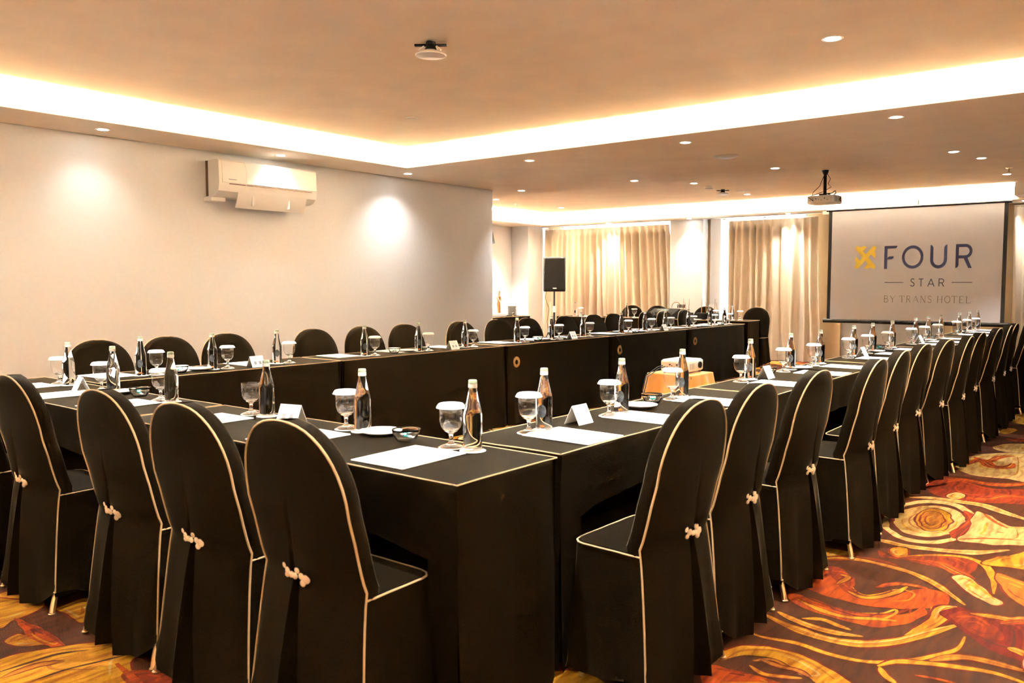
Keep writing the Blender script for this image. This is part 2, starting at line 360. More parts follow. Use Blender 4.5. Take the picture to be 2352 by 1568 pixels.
# ---------------------------------------------------------------- carpet motifs, laid flat in the pile
CARPET=[
('cream','p',0,[[-1.196,6.668],[-1.184,7.007],[-1.116,7.281],[-0.869,7.569],[-0.805,7.573],[-0.683,6.489],[-0.829,6.456],[-0.98,6.427],[-1.076,6.459]]),
('cream','p',0,[[-1.093,7.63],[-1.023,7.886],[-0.85,7.972],[-0.81,7.616],[-0.969,7.489]]),
('gold','p',0,[[-1.203,9.687],[-1.072,9.946],[-0.989,9.209],[-1.149,9.151]]),
('gold','p',0,[[-1.19,8.477],[-1.142,8.761],[-1.061,8.7],[-1.097,8.431]]),
('orange','s',0.093,[[-1.139,6.753],[-1.079,7.048],[-0.986,6.834],[-0.886,6.874],[-0.874,7.044]]),
('orange','s',0.066,[[-1.142,7.127],[-1.035,6.998],[-0.986,7.25],[-0.903,7.361]]),
('red','s',0.114,[[-1.062,8.174],[-0.973,8.115],[-0.888,8.312]]),
('red','p',0,[[-1.257,6.035],[-1.213,6.207],[-1.083,6.241],[-0.862,6.087],[-0.65,6.193],[-0.608,5.821],[-0.783,5.683],[-0.966,5.592],[-1.145,5.71]]),
('orange','s',0.093,[[-1.214,5.937],[-1.17,6.104],[-1.083,6.241],[-0.913,6.208],[-0.803,6.262],[-0.676,6.428]]),
('orange','s',0.058,[[-0.98,5.723],[-0.842,5.747],[-0.758,5.928],[-0.622,5.949]]),
('cream','p',0,[[-0.965,5.764],[-0.962,5.732],[-0.963,5.701],[-0.968,5.673],[-0.977,5.65],[-0.989,5.636],[-1.003,5.63],[-1.017,5.634],[-1.03,5.648],[-1.041,5.67],[-1.048,5.698],[-1.052,5.729],[-1.051,5.761],[-1.046,5.791],[-1.037,5.814],[-1.025,5.829],[-1.011,5.835],[-0.996,5.83],[-0.983,5.815],[-0.972,5.792]]),
('cream','s',0.077,[[-1.228,5.509],[-1.117,5.575],[-0.964,5.583],[-0.835,5.577],[-0.715,5.475],[-0.556,5.36]]),
('cream','p',0,[[-0.802,5.165],[-0.788,5.012],[-0.795,4.866],[-0.821,4.739],[-0.863,4.639],[-0.917,4.574],[-0.98,4.547],[-1.046,4.561],[-1.11,4.617],[-1.168,4.712],[-1.213,4.84],[-1.24,4.993],[-1.244,5.155],[-1.224,5.309],[-1.179,5.436],[-1.115,5.519],[-1.04,5.546],[-0.962,5.516],[-0.892,5.433],[-0.837,5.311]]),
('brown','p',0,[[-0.836,5.139],[-0.822,5.007],[-0.828,4.88],[-0.85,4.769],[-0.886,4.682],[-0.932,4.625],[-0.986,4.602],[-1.044,4.615],[-1.099,4.665],[-1.149,4.748],[-1.187,4.86],[-1.209,4.992],[-1.213,5.131],[-1.195,5.262],[-1.158,5.37],[-1.104,5.439],[-1.04,5.463],[-0.974,5.437],[-0.915,5.367],[-0.867,5.263]]),
('cream','p',0,[[-0.855,5.137],[-0.844,5.028],[-0.849,4.921],[-0.869,4.826],[-0.902,4.751],[-0.944,4.7],[-0.992,4.679],[-1.042,4.689],[-1.091,4.729],[-1.133,4.799],[-1.165,4.892],[-1.182,5.001],[-1.183,5.116],[-1.166,5.225],[-1.132,5.314],[-1.085,5.373],[-1.03,5.395],[-0.973,5.377],[-0.922,5.323],[-0.881,5.24]]),
('gold','p',0,[[-0.922,5.117],[-0.911,5.037],[-0.909,4.96],[-0.916,4.895],[-0.93,4.846],[-0.95,4.817],[-0.975,4.81],[-1.003,4.826],[-1.031,4.864],[-1.056,4.922],[-1.076,4.995],[-1.09,5.075],[-1.095,5.156],[-1.09,5.229],[-1.076,5.286],[-1.054,5.319],[-1.026,5.325],[-0.996,5.304],[-0.966,5.258],[-0.941,5.193]]),
('ochre','p',0,[[-0.957,5.089],[-0.948,5.027],[-0.944,4.969],[-0.947,4.92],[-0.955,4.883],[-0.969,4.862],[-0.986,4.859],[-1.005,4.874],[-1.024,4.906],[-1.042,4.953],[-1.058,5.009],[-1.068,5.071],[-1.073,5.133],[-1.072,5.187],[-1.063,5.228],[-1.049,5.251],[-1.031,5.253],[-1.01,5.235],[-0.99,5.199],[-0.972,5.148]]),
('red','s',0.062,[[-0.899,5.38],[-0.829,5.191],[-0.843,4.91],[-0.839,4.746]]),
('cream','p',0,[[-0.845,5.372],[-0.782,5.362],[-0.656,5.18],[-0.54,5.215],[-0.505,4.912],[-0.634,4.771],[-0.727,4.736],[-0.819,4.73],[-0.808,4.96]]),
('orange','s',0.024,[[-0.804,5.38],[-0.725,5.226],[-0.649,5.128]]),
('orange','s',0.016,[[-0.685,5.014],[-0.652,5.019]]),
('orange','s',0.02,[[-0.821,4.741],[-0.704,4.854],[-0.556,4.93]]),
('cream','s',0.062,[[-1.193,4.466],[-1.105,4.476],[-0.995,4.458],[-0.811,4.507],[-0.7,4.569],[-0.585,4.709]]),
('gold','p',0,[[-0.966,4.366],[-0.962,4.339],[-0.962,4.312],[-0.967,4.287],[-0.975,4.268],[-0.985,4.254],[-0.998,4.249],[-1.011,4.252],[-1.024,4.263],[-1.035,4.281],[-1.043,4.305],[-1.048,4.332],[-1.048,4.36],[-1.044,4.385],[-1.036,4.406],[-1.025,4.42],[-1.012,4.425],[-0.998,4.422],[-0.985,4.41],[-0.974,4.39]]),
('red','p',0,[[-1.097,4.31],[-1.01,4.235],[-0.904,4.354],[-0.757,4.435],[-0.668,4.369],[-0.675,4.187],[-0.793,4.205],[-0.958,4.224],[-1.052,4.202]]),
('orange','s',0.062,[[-0.878,4.27],[-0.804,4.261],[-0.72,4.183],[-0.644,4.135]]),
('gold','s',0.031,[[-0.983,4.263],[-0.869,4.382],[-0.743,4.446],[-0.647,4.386],[-0.583,4.214],[-0.546,3.985]]),
('cream','p',0,[[-0.724,4.103],[-0.685,4.158],[-0.589,4.019],[-0.501,3.888],[-0.535,3.844],[-0.599,3.903],[-0.669,3.985]]),
('gold','p',0,[[-0.656,4.395],[-0.617,4.546],[-0.565,4.622],[-0.492,4.789],[-0.456,4.471],[-0.552,4.411]]),
('ochre','p',0,[[-0.587,4.288],[-0.501,4.248],[-0.425,4.192],[-0.392,3.9],[-0.471,3.964],[-0.528,4.082]]),
('gold','p',0,[[-1.333,4.087],[-1.325,4.174],[-1.256,4.184],[-1.167,4.182],[-1.183,4.116],[-1.281,4.038]]),
('red','s',0.076,[[-1.277,3.972],[-1.174,4.088],[-1.047,4.119],[-0.921,4.071]]),
('gold','s',0.036,[[-1.271,3.953],[-1.23,4.043],[-1.124,4.093],[-1.005,4.085],[-0.885,4.052],[-0.776,3.972],[-0.691,3.87],[-0.617,3.771]]),
('orange','p',0,[[-1.259,3.634],[-1.243,3.768],[-1.197,3.885],[-1.125,3.785],[-1.044,3.646],[-0.954,3.595],[-0.873,3.712],[-0.799,3.868],[-0.692,3.856],[-0.69,3.688],[-0.774,3.592],[-0.898,3.524],[-1.042,3.513],[-1.17,3.551]]),
('red','p',0,[[-1.208,3.892],[-1.136,3.901],[-1.055,3.78],[-1.034,3.653],[-0.969,3.623],[-0.98,3.583],[-1.043,3.619],[-1.109,3.708]]),
('gold','s',0.028,[[-1.106,3.696],[-1.092,3.811],[-1.13,3.827]]),
('gold','s',0.027,[[-1.04,3.635],[-0.97,3.601],[-0.917,3.651],[-0.875,3.751],[-0.855,3.852]]),
('orange','s',0.04,[[-0.959,3.755],[-0.908,3.853],[-0.832,3.884],[-0.78,3.883]]),
('orange','p',0,[[-1.228,3.445],[-1.177,3.458],[-1.046,3.407],[-0.905,3.42],[-0.789,3.512],[-0.74,3.629],[-0.721,3.554],[-0.764,3.404],[-0.842,3.314],[-0.941,3.298],[-1.092,3.321],[-1.179,3.352]]),
('gold','s',0.027,[[-1.185,3.412],[-1.057,3.349],[-0.955,3.345],[-0.858,3.399],[-0.796,3.425]]),
('gold','s',0.028,[[-0.736,3.285],[-0.702,3.42],[-0.691,3.555],[-0.72,3.665]]),
('gold','s',0.058,[[-0.705,3.374],[-0.673,3.534],[-0.674,3.676],[-0.637,3.73]]),
('gold','s',0.053,[[-1.224,3.168],[-1.108,3.116],[-0.972,3.088],[-0.848,3.118],[-0.747,3.225],[-0.673,3.377],[-0.596,3.538]]),
('gold','s',0.038,[[-1.194,3.228],[-1.12,3.191],[-1.025,3.164],[-0.942,3.165],[-0.855,3.191]]),
('gold','s',0.026,[[-1.094,3.219],[-1.027,3.258],[-0.965,3.239],[-0.908,3.224]]),
('gold','s',0.024,[[-1.253,2.984],[-1.154,2.955],[-1.031,2.98],[-0.905,2.962],[-0.785,2.982],[-0.685,3.067],[-0.604,3.191],[-0.558,3.295],[-0.557,3.427]]),
('gold','p',0,[[-1.22,2.666],[-1.203,2.784],[-1.137,2.861],[-1.061,2.896],[-0.964,2.886],[-0.868,2.845],[-0.774,2.775],[-0.851,2.715],[-0.94,2.761],[-1.046,2.803],[-1.129,2.775],[-1.189,2.69]]),
('gold','s',0.023,[[-1.093,2.702],[-1.034,2.67],[-0.977,2.689],[-0.919,2.719]]),
('ochre','s',0.021,[[-1.087,2.771],[-1.01,2.759],[-0.955,2.767],[-0.897,2.744]]),
('orange','p',0,[[-1.205,2.605],[-1.136,2.632],[-1.063,2.647],[-0.984,2.642],[-0.951,2.619],[-1.141,2.469]]),
('gold','s',0.033,[[-0.745,2.969],[-0.704,3.046],[-0.63,3.092],[-0.523,3.135],[-0.415,3.16],[-0.305,3.131]]),
('gold','s',0.023,[[-0.738,2.966],[-0.706,2.912],[-0.661,2.873]]),
('orange','s',0.015,[[-0.629,2.977],[-0.564,2.994],[-0.504,2.998]]),
('ochre','s',0.042,[[-0.614,3.126],[-0.539,3.223],[-0.451,3.247],[-0.317,3.237]]),
('darkred','p',0,[[-0.678,3.624],[-0.637,3.73],[-0.563,3.727],[-0.484,3.718],[-0.363,3.645],[-0.33,3.352],[-0.382,3.32],[-0.474,3.361],[-0.564,3.464],[-0.62,3.53]]),
('red','p',0,[[-0.645,3.626],[-0.569,3.686],[-0.493,3.608],[-0.44,3.498],[-0.494,3.456],[-0.57,3.502]]),
('gold','s',0.042,[[-0.417,3.416],[-0.381,3.405],[-0.332,3.369]]),
('gold','s',0.043,[[-0.583,3.687],[-0.495,3.709],[-0.434,3.723],[-0.38,3.8]]),
('orange','s',0.039,[[-0.473,3.646],[-0.42,3.711],[-0.372,3.726]]),
('gold','p',0,[[-3.843,1.346],[-3.802,1.442],[-3.606,1.442],[-3.523,1.354],[-3.503,1.278],[-3.491,1.218]]),
('gold','p',0,[[-3.499,1.448],[-3.51,1.579],[-3.314,1.5],[-3.278,1.439],[-3.406,1.446]]),
('gold','p',0,[[-3.319,1.189],[-3.347,1.244],[-3.264,1.261],[-3.179,1.281],[-3.21,1.225],[-3.281,1.184]]),
('orange','p',0,[[-3.524,1.301],[-3.424,1.309],[-3.272,1.32],[-3.067,1.308],[-3.075,1.282],[-3.204,1.261],[-3.345,1.263]]),
('gold','p',0,[[-3.16,1.097],[-3.126,1.264],[-3.032,1.4],[-2.988,1.479],[-2.855,1.448],[-2.768,1.373],[-2.617,1.295],[-2.959,1.024]]),
('brown','s',0.015,[[-3.067,1.068],[-3.064,1.167],[-3.056,1.259],[-3.004,1.345]]),
('brown','s',0.013,[[-2.908,1.105],[-2.909,1.22],[-2.879,1.327],[-2.856,1.417]]),
('ochre','s',0.026,[[-3.014,1.057],[-3.021,1.173],[-2.977,1.249]]),
('red','p',0,[[-2.731,1.334],[-2.7,1.388],[-2.585,1.443],[-2.514,1.377],[-2.617,1.295]]),
('orange','s',0.024,[[-2.536,1.399],[-2.548,1.452]]),
('red','s',0.015,[[-3.821,1.343],[-3.756,1.374],[-3.627,1.445]]),
]

rnd = random.Random(5)
motif = {}
def catmull(pts, n=6, closed=False):
    out = []; N = len(pts)
    rng = range(N if closed else N-1)
    for i in rng:
        if closed: p = [pts[(i+k-1) % N] for k in range(4)]
        else: p = [pts[max(0, min(N-1, i+k-1))] for k in range(4)]
        for k in range(n):
            t = k/n
            out.append(tuple(.5*((2*p[1][a])+(-p[0][a]+p[2][a])*t+(2*p[0][a]-5*p[1][a]+4*p[2][a]-p[3][a])*t*t+(-p[0][a]+3*p[1][a]-3*p[2][a]+p[3][a])*t**3) for a in (0, 1)))
    if not closed: out.append(tuple(pts[-1]))
    return out
layer = [0]
def jit(x, y, a): 
    v = noise.noise_vector(Vector((x*14, y*14, 1.7))); return x+v.x*a, y+v.y*a
def lay(c, kind, wd, pts, rag=.012):
    layer[0] += 1; z = .0006+layer[0]*.000004
    m = motif.setdefault(c, MB())
    if kind == 'p':
        q = [jit(x, y, rag) for x, y in catmull(pts, 6, True)]
        cx_ = sum(p[0] for p in q)/len(q); cy_ = sum(p[1] for p in q)/len(q)
        bm_ = [(x, y, z) for x, y in q]
        m.add(bm_, [tuple(range(len(q)))])
    else:
        q = catmull(pts, 7); n = len(q); v = []
        for i, (x, y) in enumerate(q):
            a = q[max(0, i-1)]; b = q[min(n-1, i+1)]; tx, ty = b[0]-a[0], b[1]-a[1]; L = math.hypot(tx, ty) or 1
            ww = wd*.5*(min(1, .25+3.2*min(i, n-1-i)/(n-1)))*(1+.35*noise.noise(Vector((x*9, y*9, wd*50))))
            v += [(x-ty/L*ww, y+tx/L*ww, z), (x+ty/L*ww, y-tx/L*ww, z)]
        m.add(v, [(2*i, 2*i+1, 2*i+3, 2*i+2) for i in range(n-1)])
def grow(pts, d):
    cx_ = sum(p[0] for p in pts)/len(pts); cy_ = sum(p[1] for p in pts)/len(pts)
    return [(x+(x-cx_)/(math.hypot(x-cx_, y-cy_) or 1)*d, y+(y-cy_)/(math.hypot(x-cx_, y-cy_) or 1)*d) for x, y in pts]
for c_, k_, w_, p_ in CARPET:
    # the woven design edges its pale shapes with a thin red-brown line
    if c_ in ('gold', 'cream', 'ochre'):
        if k_ == 's': lay('darkred', 's', w_+.014, p_)
        else: lay('darkred', 'p', 0, grow(p_, .012))
    lay(c_, k_, w_, p_)
    if k_ == 's' and w_ > .035:      # darker strands woven along the wider bands
        for q, off in enumerate((-.30, .05, .32)):
            n_ = len(p_); sp_ = []
            for i in range(n_):
                a = p_[max(0, i-1)]; b = p_[min(n_-1, i+1)]; L_ = math.hypot(b[0]-a[0], b[1]-a[1]) or 1
                o_ = off*w_*.5*(1.2 if 0 < i < n_-1 else .5)
                sp_.append((p_[i][0]-(b[1]-a[1])/L_*o_, p_[i][1]+(b[0]-a[0])/L_*o_))
            sp_ = sp_[:-1] if (q == 0 and n_ > 3) else (sp_[1:] if n_ > 3 else sp_)
            lay({'gold': ('ochre', 'orange', 'cream'), 'cream': ('gold', 'ochre', 'gold'), 'orange': ('red', 'gold', 'darkred'), 'red': ('orange', 'darkred', 'brown'), 'ochre': ('gold', 'red', 'gold')}.get(c_, ('ochre',)*3)[q], 's', w_*(.16, .10, .14)[q], sp_)
    elif k_ == 'p' and c_ in ('orange', 'red', 'darkred', 'gold', 'ochre', 'cream'):
        cx_ = sum(p[0] for p in p_)/len(p_); cy_ = sum(p[1] for p in p_)/len(p_); n_ = len(p_)
        for q, sc_ in enumerate((.78, .58, .36)):
            i0 = (q*3) % n_; idx = [(i0+k) % n_ for k in range(max(3, n_*6//10))]
            lay({'gold': ('ochre', 'cream', 'ochre'), 'cream': ('gold', 'ochre', 'gold'), 'orange': ('red', 'gold', 'darkred'), 'red': ('orange', 'darkred', 'orange'), 'darkred': ('red', 'brown', 'red'), 'ochre': ('gold', 'red', 'gold')}[c_][q], 's', (.016, .010, .013)[q], [(cx_+(p_[i][0]-cx_)*sc_, cy_+(p_[i][1]-cy_)*sc_) for i in idx])
# the same swirls over the rest of the carpet: nested arcs, crescents and rings
def inside_known(x, y): return (-1.55 < x < -.0 and 2.0 < y < 12) or (-4.2 < x < -2.3 and .9 < y < 1.5)
cells = [(x, y) for x in [i*.52-10.6 for i in range(25)] for y in [j*.52-2.6 for j in range(33)]]
for gx, gy in cells:
    x = gx+rnd.uniform(-.2, .2); y = gy+rnd.uniform(-.2, .2)
    if inside_known(x, y) or x < -10.5 or x > 2: 
        for _ in range(4): rnd.random()
        continue
    a0 = rnd.uniform(0, 6.28); R0 = rnd.uniform(.26, .46); e = rnd.uniform(.45, .9); rot = rnd.uniform(0, 3.14)
    if rnd.random() < .25:
        for rr, cc in ((1, 'cream'), (.86, 'brown'), (.74, 'cream'), (.34, 'gold')):
            pts = [(x+R0*.8*rr*(math.cos(t)*math.cos(rot)-e*math.sin(t)*math.sin(rot)), y+R0*.8*rr*(math.cos(t)*math.sin(rot)+e*math.sin(t)*math.cos(rot))) for t in [2*PI*k/12 for k in range(12)]]
            lay(cc, 'p', 0, pts)
    else:
        for q in range(rnd.randint(4, 6)):
            R1 = R0*(1.25-q*.2); s0 = a0+rnd.uniform(-.5, .5); sw = rnd.uniform(1.6, 3.2)
            pts = []
            for k in range(7):
                t = s0+sw*k/6; rr = R1*(1+.12*k/6)
                pts.append((x+rr*(math.cos(t)*math.cos(rot)-e*math.sin(t)*math.sin(rot)), y+rr*(math.cos(t)*math.sin(rot)+e*math.sin(t)*math.cos(rot))))
            wq = rnd.uniform(.03, .13); cq = rnd.choice(['gold', 'gold', 'orange', 'cream', 'ochre', 'red', 'orange'])
            if cq in ('gold', 'cream'): lay('darkred', 's', wq+.014, pts)
            lay(cq, 's', wq, pts)
for c_, m_ in motif.items():
    # keep inside the room
    o = m_.build('carpet_motif', M['carpet_'+c_], floor); o['kind'] = 'stuff'

# ================================================================ TABLES
TH = .75
rt = random.Random(11)
def cover_mesh(L, W, seed, arch=True):
    m = MB(); r = random.Random(seed)
    ph = [r.uniform(0, 6.28) for _ in range(8)]
    # one loop around the table edge; each column: (x, y, outward normal, distance to nearest corner)
    def outset(s, t, side):   # s along side 0..1, t depth 0 top..1 hem
        return t*(.012+.010*math.sin(ph[side]+s*17)+.006*math.sin(ph[side+4]+s*41))+.004*math.sin(s*9+ph[side])*t
    zs = [TH, TH-.006, TH-.02, .66, .56, .45, .34, .2, .1, .012]
    NX = 28; NY = 8
    def side(p0, p1, nrm, idx, n, skip=None):
        rows = []
        cols = [k/n for k in range(n+1)]
        Ls = math.dist(p0, p1)
        for z in zs:
            t = (TH-z)/TH; row = []
            for s in cols:
                o = outset(s, t, idx)+(0 if z < TH else -.006)
                if z == TH-.006: o -= .001
                # fold near the vertical corners
                dc = min(s, 1-s)*Ls
                o += .020*t*math.exp(-((dc-.07)/.035)**2)-.014*math.exp(-(dc/.016)**2)
                x = p0[0]+(p1[0]-p0[0])*s+nrm[0]*o; y = p0[1]+(p1[1]-p0[1])*s+nrm[1]*o
                # corners flare diagonally
                k0 = math.exp(-(s*Ls/.03)**2); k1 = math.exp(-((1-s)*Ls/.03)**2)
                dx, dy = (p1[0]-p0[0])/Ls, (p1[1]-p0[1])/Ls
                x += (-dx*k0+dx*k1)*max(0, o); y += (-dy*k0+dy*k1)*max(0, o)
                x += (dx*k0-dx*k1)*.012*t; y += (dy*k0-dy*k1)*.012*t
                row.append((x, y, z))
            rows.append(row)
        return rows
    m.grid(side((L, W), (0, W), (0, 1), 1, NX)); m.grid(side((0, W), (0, 0), (-1, 0), 2, NY)); m.grid(side((L, 0), (L, W), (1, 0), 3, NY))
    if not arch: m.grid(side((0, 0), (L, 0), (0, -1), 0, NX))
    else:
        n = 32; xs = [0, .03, .07, .115]+[.115+(L-.23)*k/n for k in range(1, n)]+[L-.115, L-.07, L-.03, L]
        def yo(x, z):
            t = (TH-z)/TH; return -(outset(x/L, t, 0)+(0 if z < TH else -.006)+.02*t*math.exp(-(min(x, L-x)/.05)**2))
        def xx(x, z): 
            t = (TH-z)/TH; k0 = math.exp(-(x/.03)**2); k1 = math.exp(-((L-x)/.03)**2); o = -yo(x, z); return x-k0*o+k1*o
        rows = []
        for q in range(7):
            row = []
            for x in xs:
                s = (x-.115)/(L-.23); s = max(0, min(1, s)); bot = .515+.045*(1-(2*s-1)**4)
                z = [TH, TH-.006, TH-.02][q] if q < 3 else (TH-.02)+(bot-(TH-.02))*(q-2)/4
                row.append((xx(x, z), yo(x, z)-.004*math.sin(x*23+q), z))
            rows.append(row)
        m.grid(rows)
        for xs2 in (xs[:4], xs[-4:]):
            rows = []
            for q in range(8):
                row = []
                for x in xs2:
                    z = .515+(.012-.515)*q/7; row.append((xx(x, z), yo(x, z)-.004*math.sin(x*23+6)*(1-q/7)-.006*math.sin(x*50+q*.3)*q/7, z))
                rows.append(row)
            m.grid(rows)
            # the slit edge turns inwards
            xe = xs2[-1] if xs2[0] == 0 else xs2[0]; sg = 1 if xs2[0] == 0 else -1
            m.grid([[(xx(xe, z), yo(xe, z), z), (xe+sg*.012, .04, z), (xe+sg*.004, .12, z)] for z in (.515, .35, .2, .012)])
    # top, very slightly uneven
    rows = []
    for i in range(13):
        rows.append([(.006+(L-.012)*i/12, .006+(W-.012)*j/5, TH+(.0012*math.sin(i*1.3+ph[0])*math.sin(j*1.1+.5) if 0 < i < 12 and 0 < j < 5 else 0)) for j in range(6)])
    m.grid(rows)
    return m
def table(x, y, rz, L, W, label, seed, arch=True, emblem=None, group='skirted conference tables'):
    t = thing('conference_table', label, 'table', (x, y, 0), rz, group)
    cover_mesh(L, W, seed, arch).build('cloth_cover', M['cloth'], t, smooth=True, merge=.0008, sharp=40)
    p = MB(); r = random.Random(seed+3); e = .003; zc = TH-.001
    loop = []
    for (ax, ay), (bx, by) in (((e, e), (L-e, e)), ((L-e, e), (L-e, W-e)), ((L-e, W-e), (e, W-e)), ((e, W-e), (e, e))):
        n = 14 if abs(ax-bx) > .7 else 5
        for k in range(n): loop.append((ax+(bx-ax)*k/n, ay+(by-ay)*k/n, zc+r.uniform(-.0012, .0012)))
    loop.append(loop[0])
    p.tube(loop, .0026, 5, cap=False); p.build('piping', M['pipe'], t, smooth=True)
    MB().box(.02, .02, TH-.035, L-.02, W-.02, TH-.008).build('tabletop', M['table'], t)
    for lx in (.08, L-.08):
        for ly in (.06, W-.06):
            MB().tube([(lx, ly, 0), (lx, ly, TH-.03)], .012, 6).build('leg', M['dark'], t)
    if emblem is not None:
        m = MB(); cz = .59; cx = emblem; yy = W+.0135
        for ring, R_, n, sz in ((0, .043, 20, .0078), (1, .031, 16, .0075)):
            for k in range(n):
                a = 2*PI*(k+.5*ring)/n; ca, sa = math.cos(a), math.sin(a)
                pts = [(R_+sz*math.cos(b)*1.15, sz*.62*math.sin(b)) for b in [2*PI*q/6 for q in range(6)]]
                v = [(cx+u*ca-v_*sa, yy, cz+u*sa+v_*ca) for u, v_ in pts]+[(cx+u*ca-v_*sa, yy-.008, cz+u*sa+v_*ca) for u, v_ in pts]
                m.add(v, [tuple(range(6)), tuple(range(6, 12))[::-1]]+[(q, (q+1) % 6, 6+(q+1) % 6, 6+q) for q in range(6)])
        o = m.build('emblem', M['emblem'], t); o['label'] = 'gold embroidered ring of petals'
    return t
XR, XRI, XL, XLI = -1.57, -2.03, -5.29, -4.80     # chair-side and inner edges of the two long rows
YN, YNI = 1.71, 2.20
table(-3.45, YN, 0, 1.90, .49, 'dark skirted table forming the near corner, closest to the camera', 1)
table(-5.36, YN, 0, 1.89, .49, 'dark skirted table left of the near corner table, half behind chairs', 2)
rseam = [2.235, 4.17, 6.25, 8.12, 10.02, 11.95]
rl = ['right row table next to the near corner table, bearing one white tent card', 'second table of the right row from the near corner', 'middle table of the right row of five', 'fourth table of the right row, before the last', 'last table of the right row, nearest the projection screen']
for i in range(5): table(XR, rseam[i]+.01, PI/2, rseam[i+1]-rseam[i]-.02, .46, rl[i], 10+i)
lseam = [2.24, 4.04, 5.98, 7.80, 9.65, 11.46]
ll = ['dark skirted table of the left row nearest the near row', 'second table of the left row, without any gold emblem on its skirt', 'left row table whose skirt shows the largest gold ring emblem', 'left row table with a black cable hanging over its emblem', 'far end table of the left row with the smallest gold emblem']
for i in range(5):
    L = lseam[i+1]-lseam[i]-.02
    table(XL, lseam[i+1]-.01, -PI/2, L, .49, ll[i], 20+i, emblem=(L-[0, 0, .13, .17, .18][i]) if i > 1 else None)
table(-5.12, 12.80, PI, 1.80, .5, 'dark table before the curtains, right one of two, holding audio gear', 31)
table(-6.94, 12.80, PI, 1.78, .5, 'dark table before the curtains, left one beside the loudspeaker', 32)
table(-9.75, 12.1, -PI/2, 1.9, .6, 'dark buffet table with figurine and plates beyond the left wall', 33, arch=False, group='buffet')

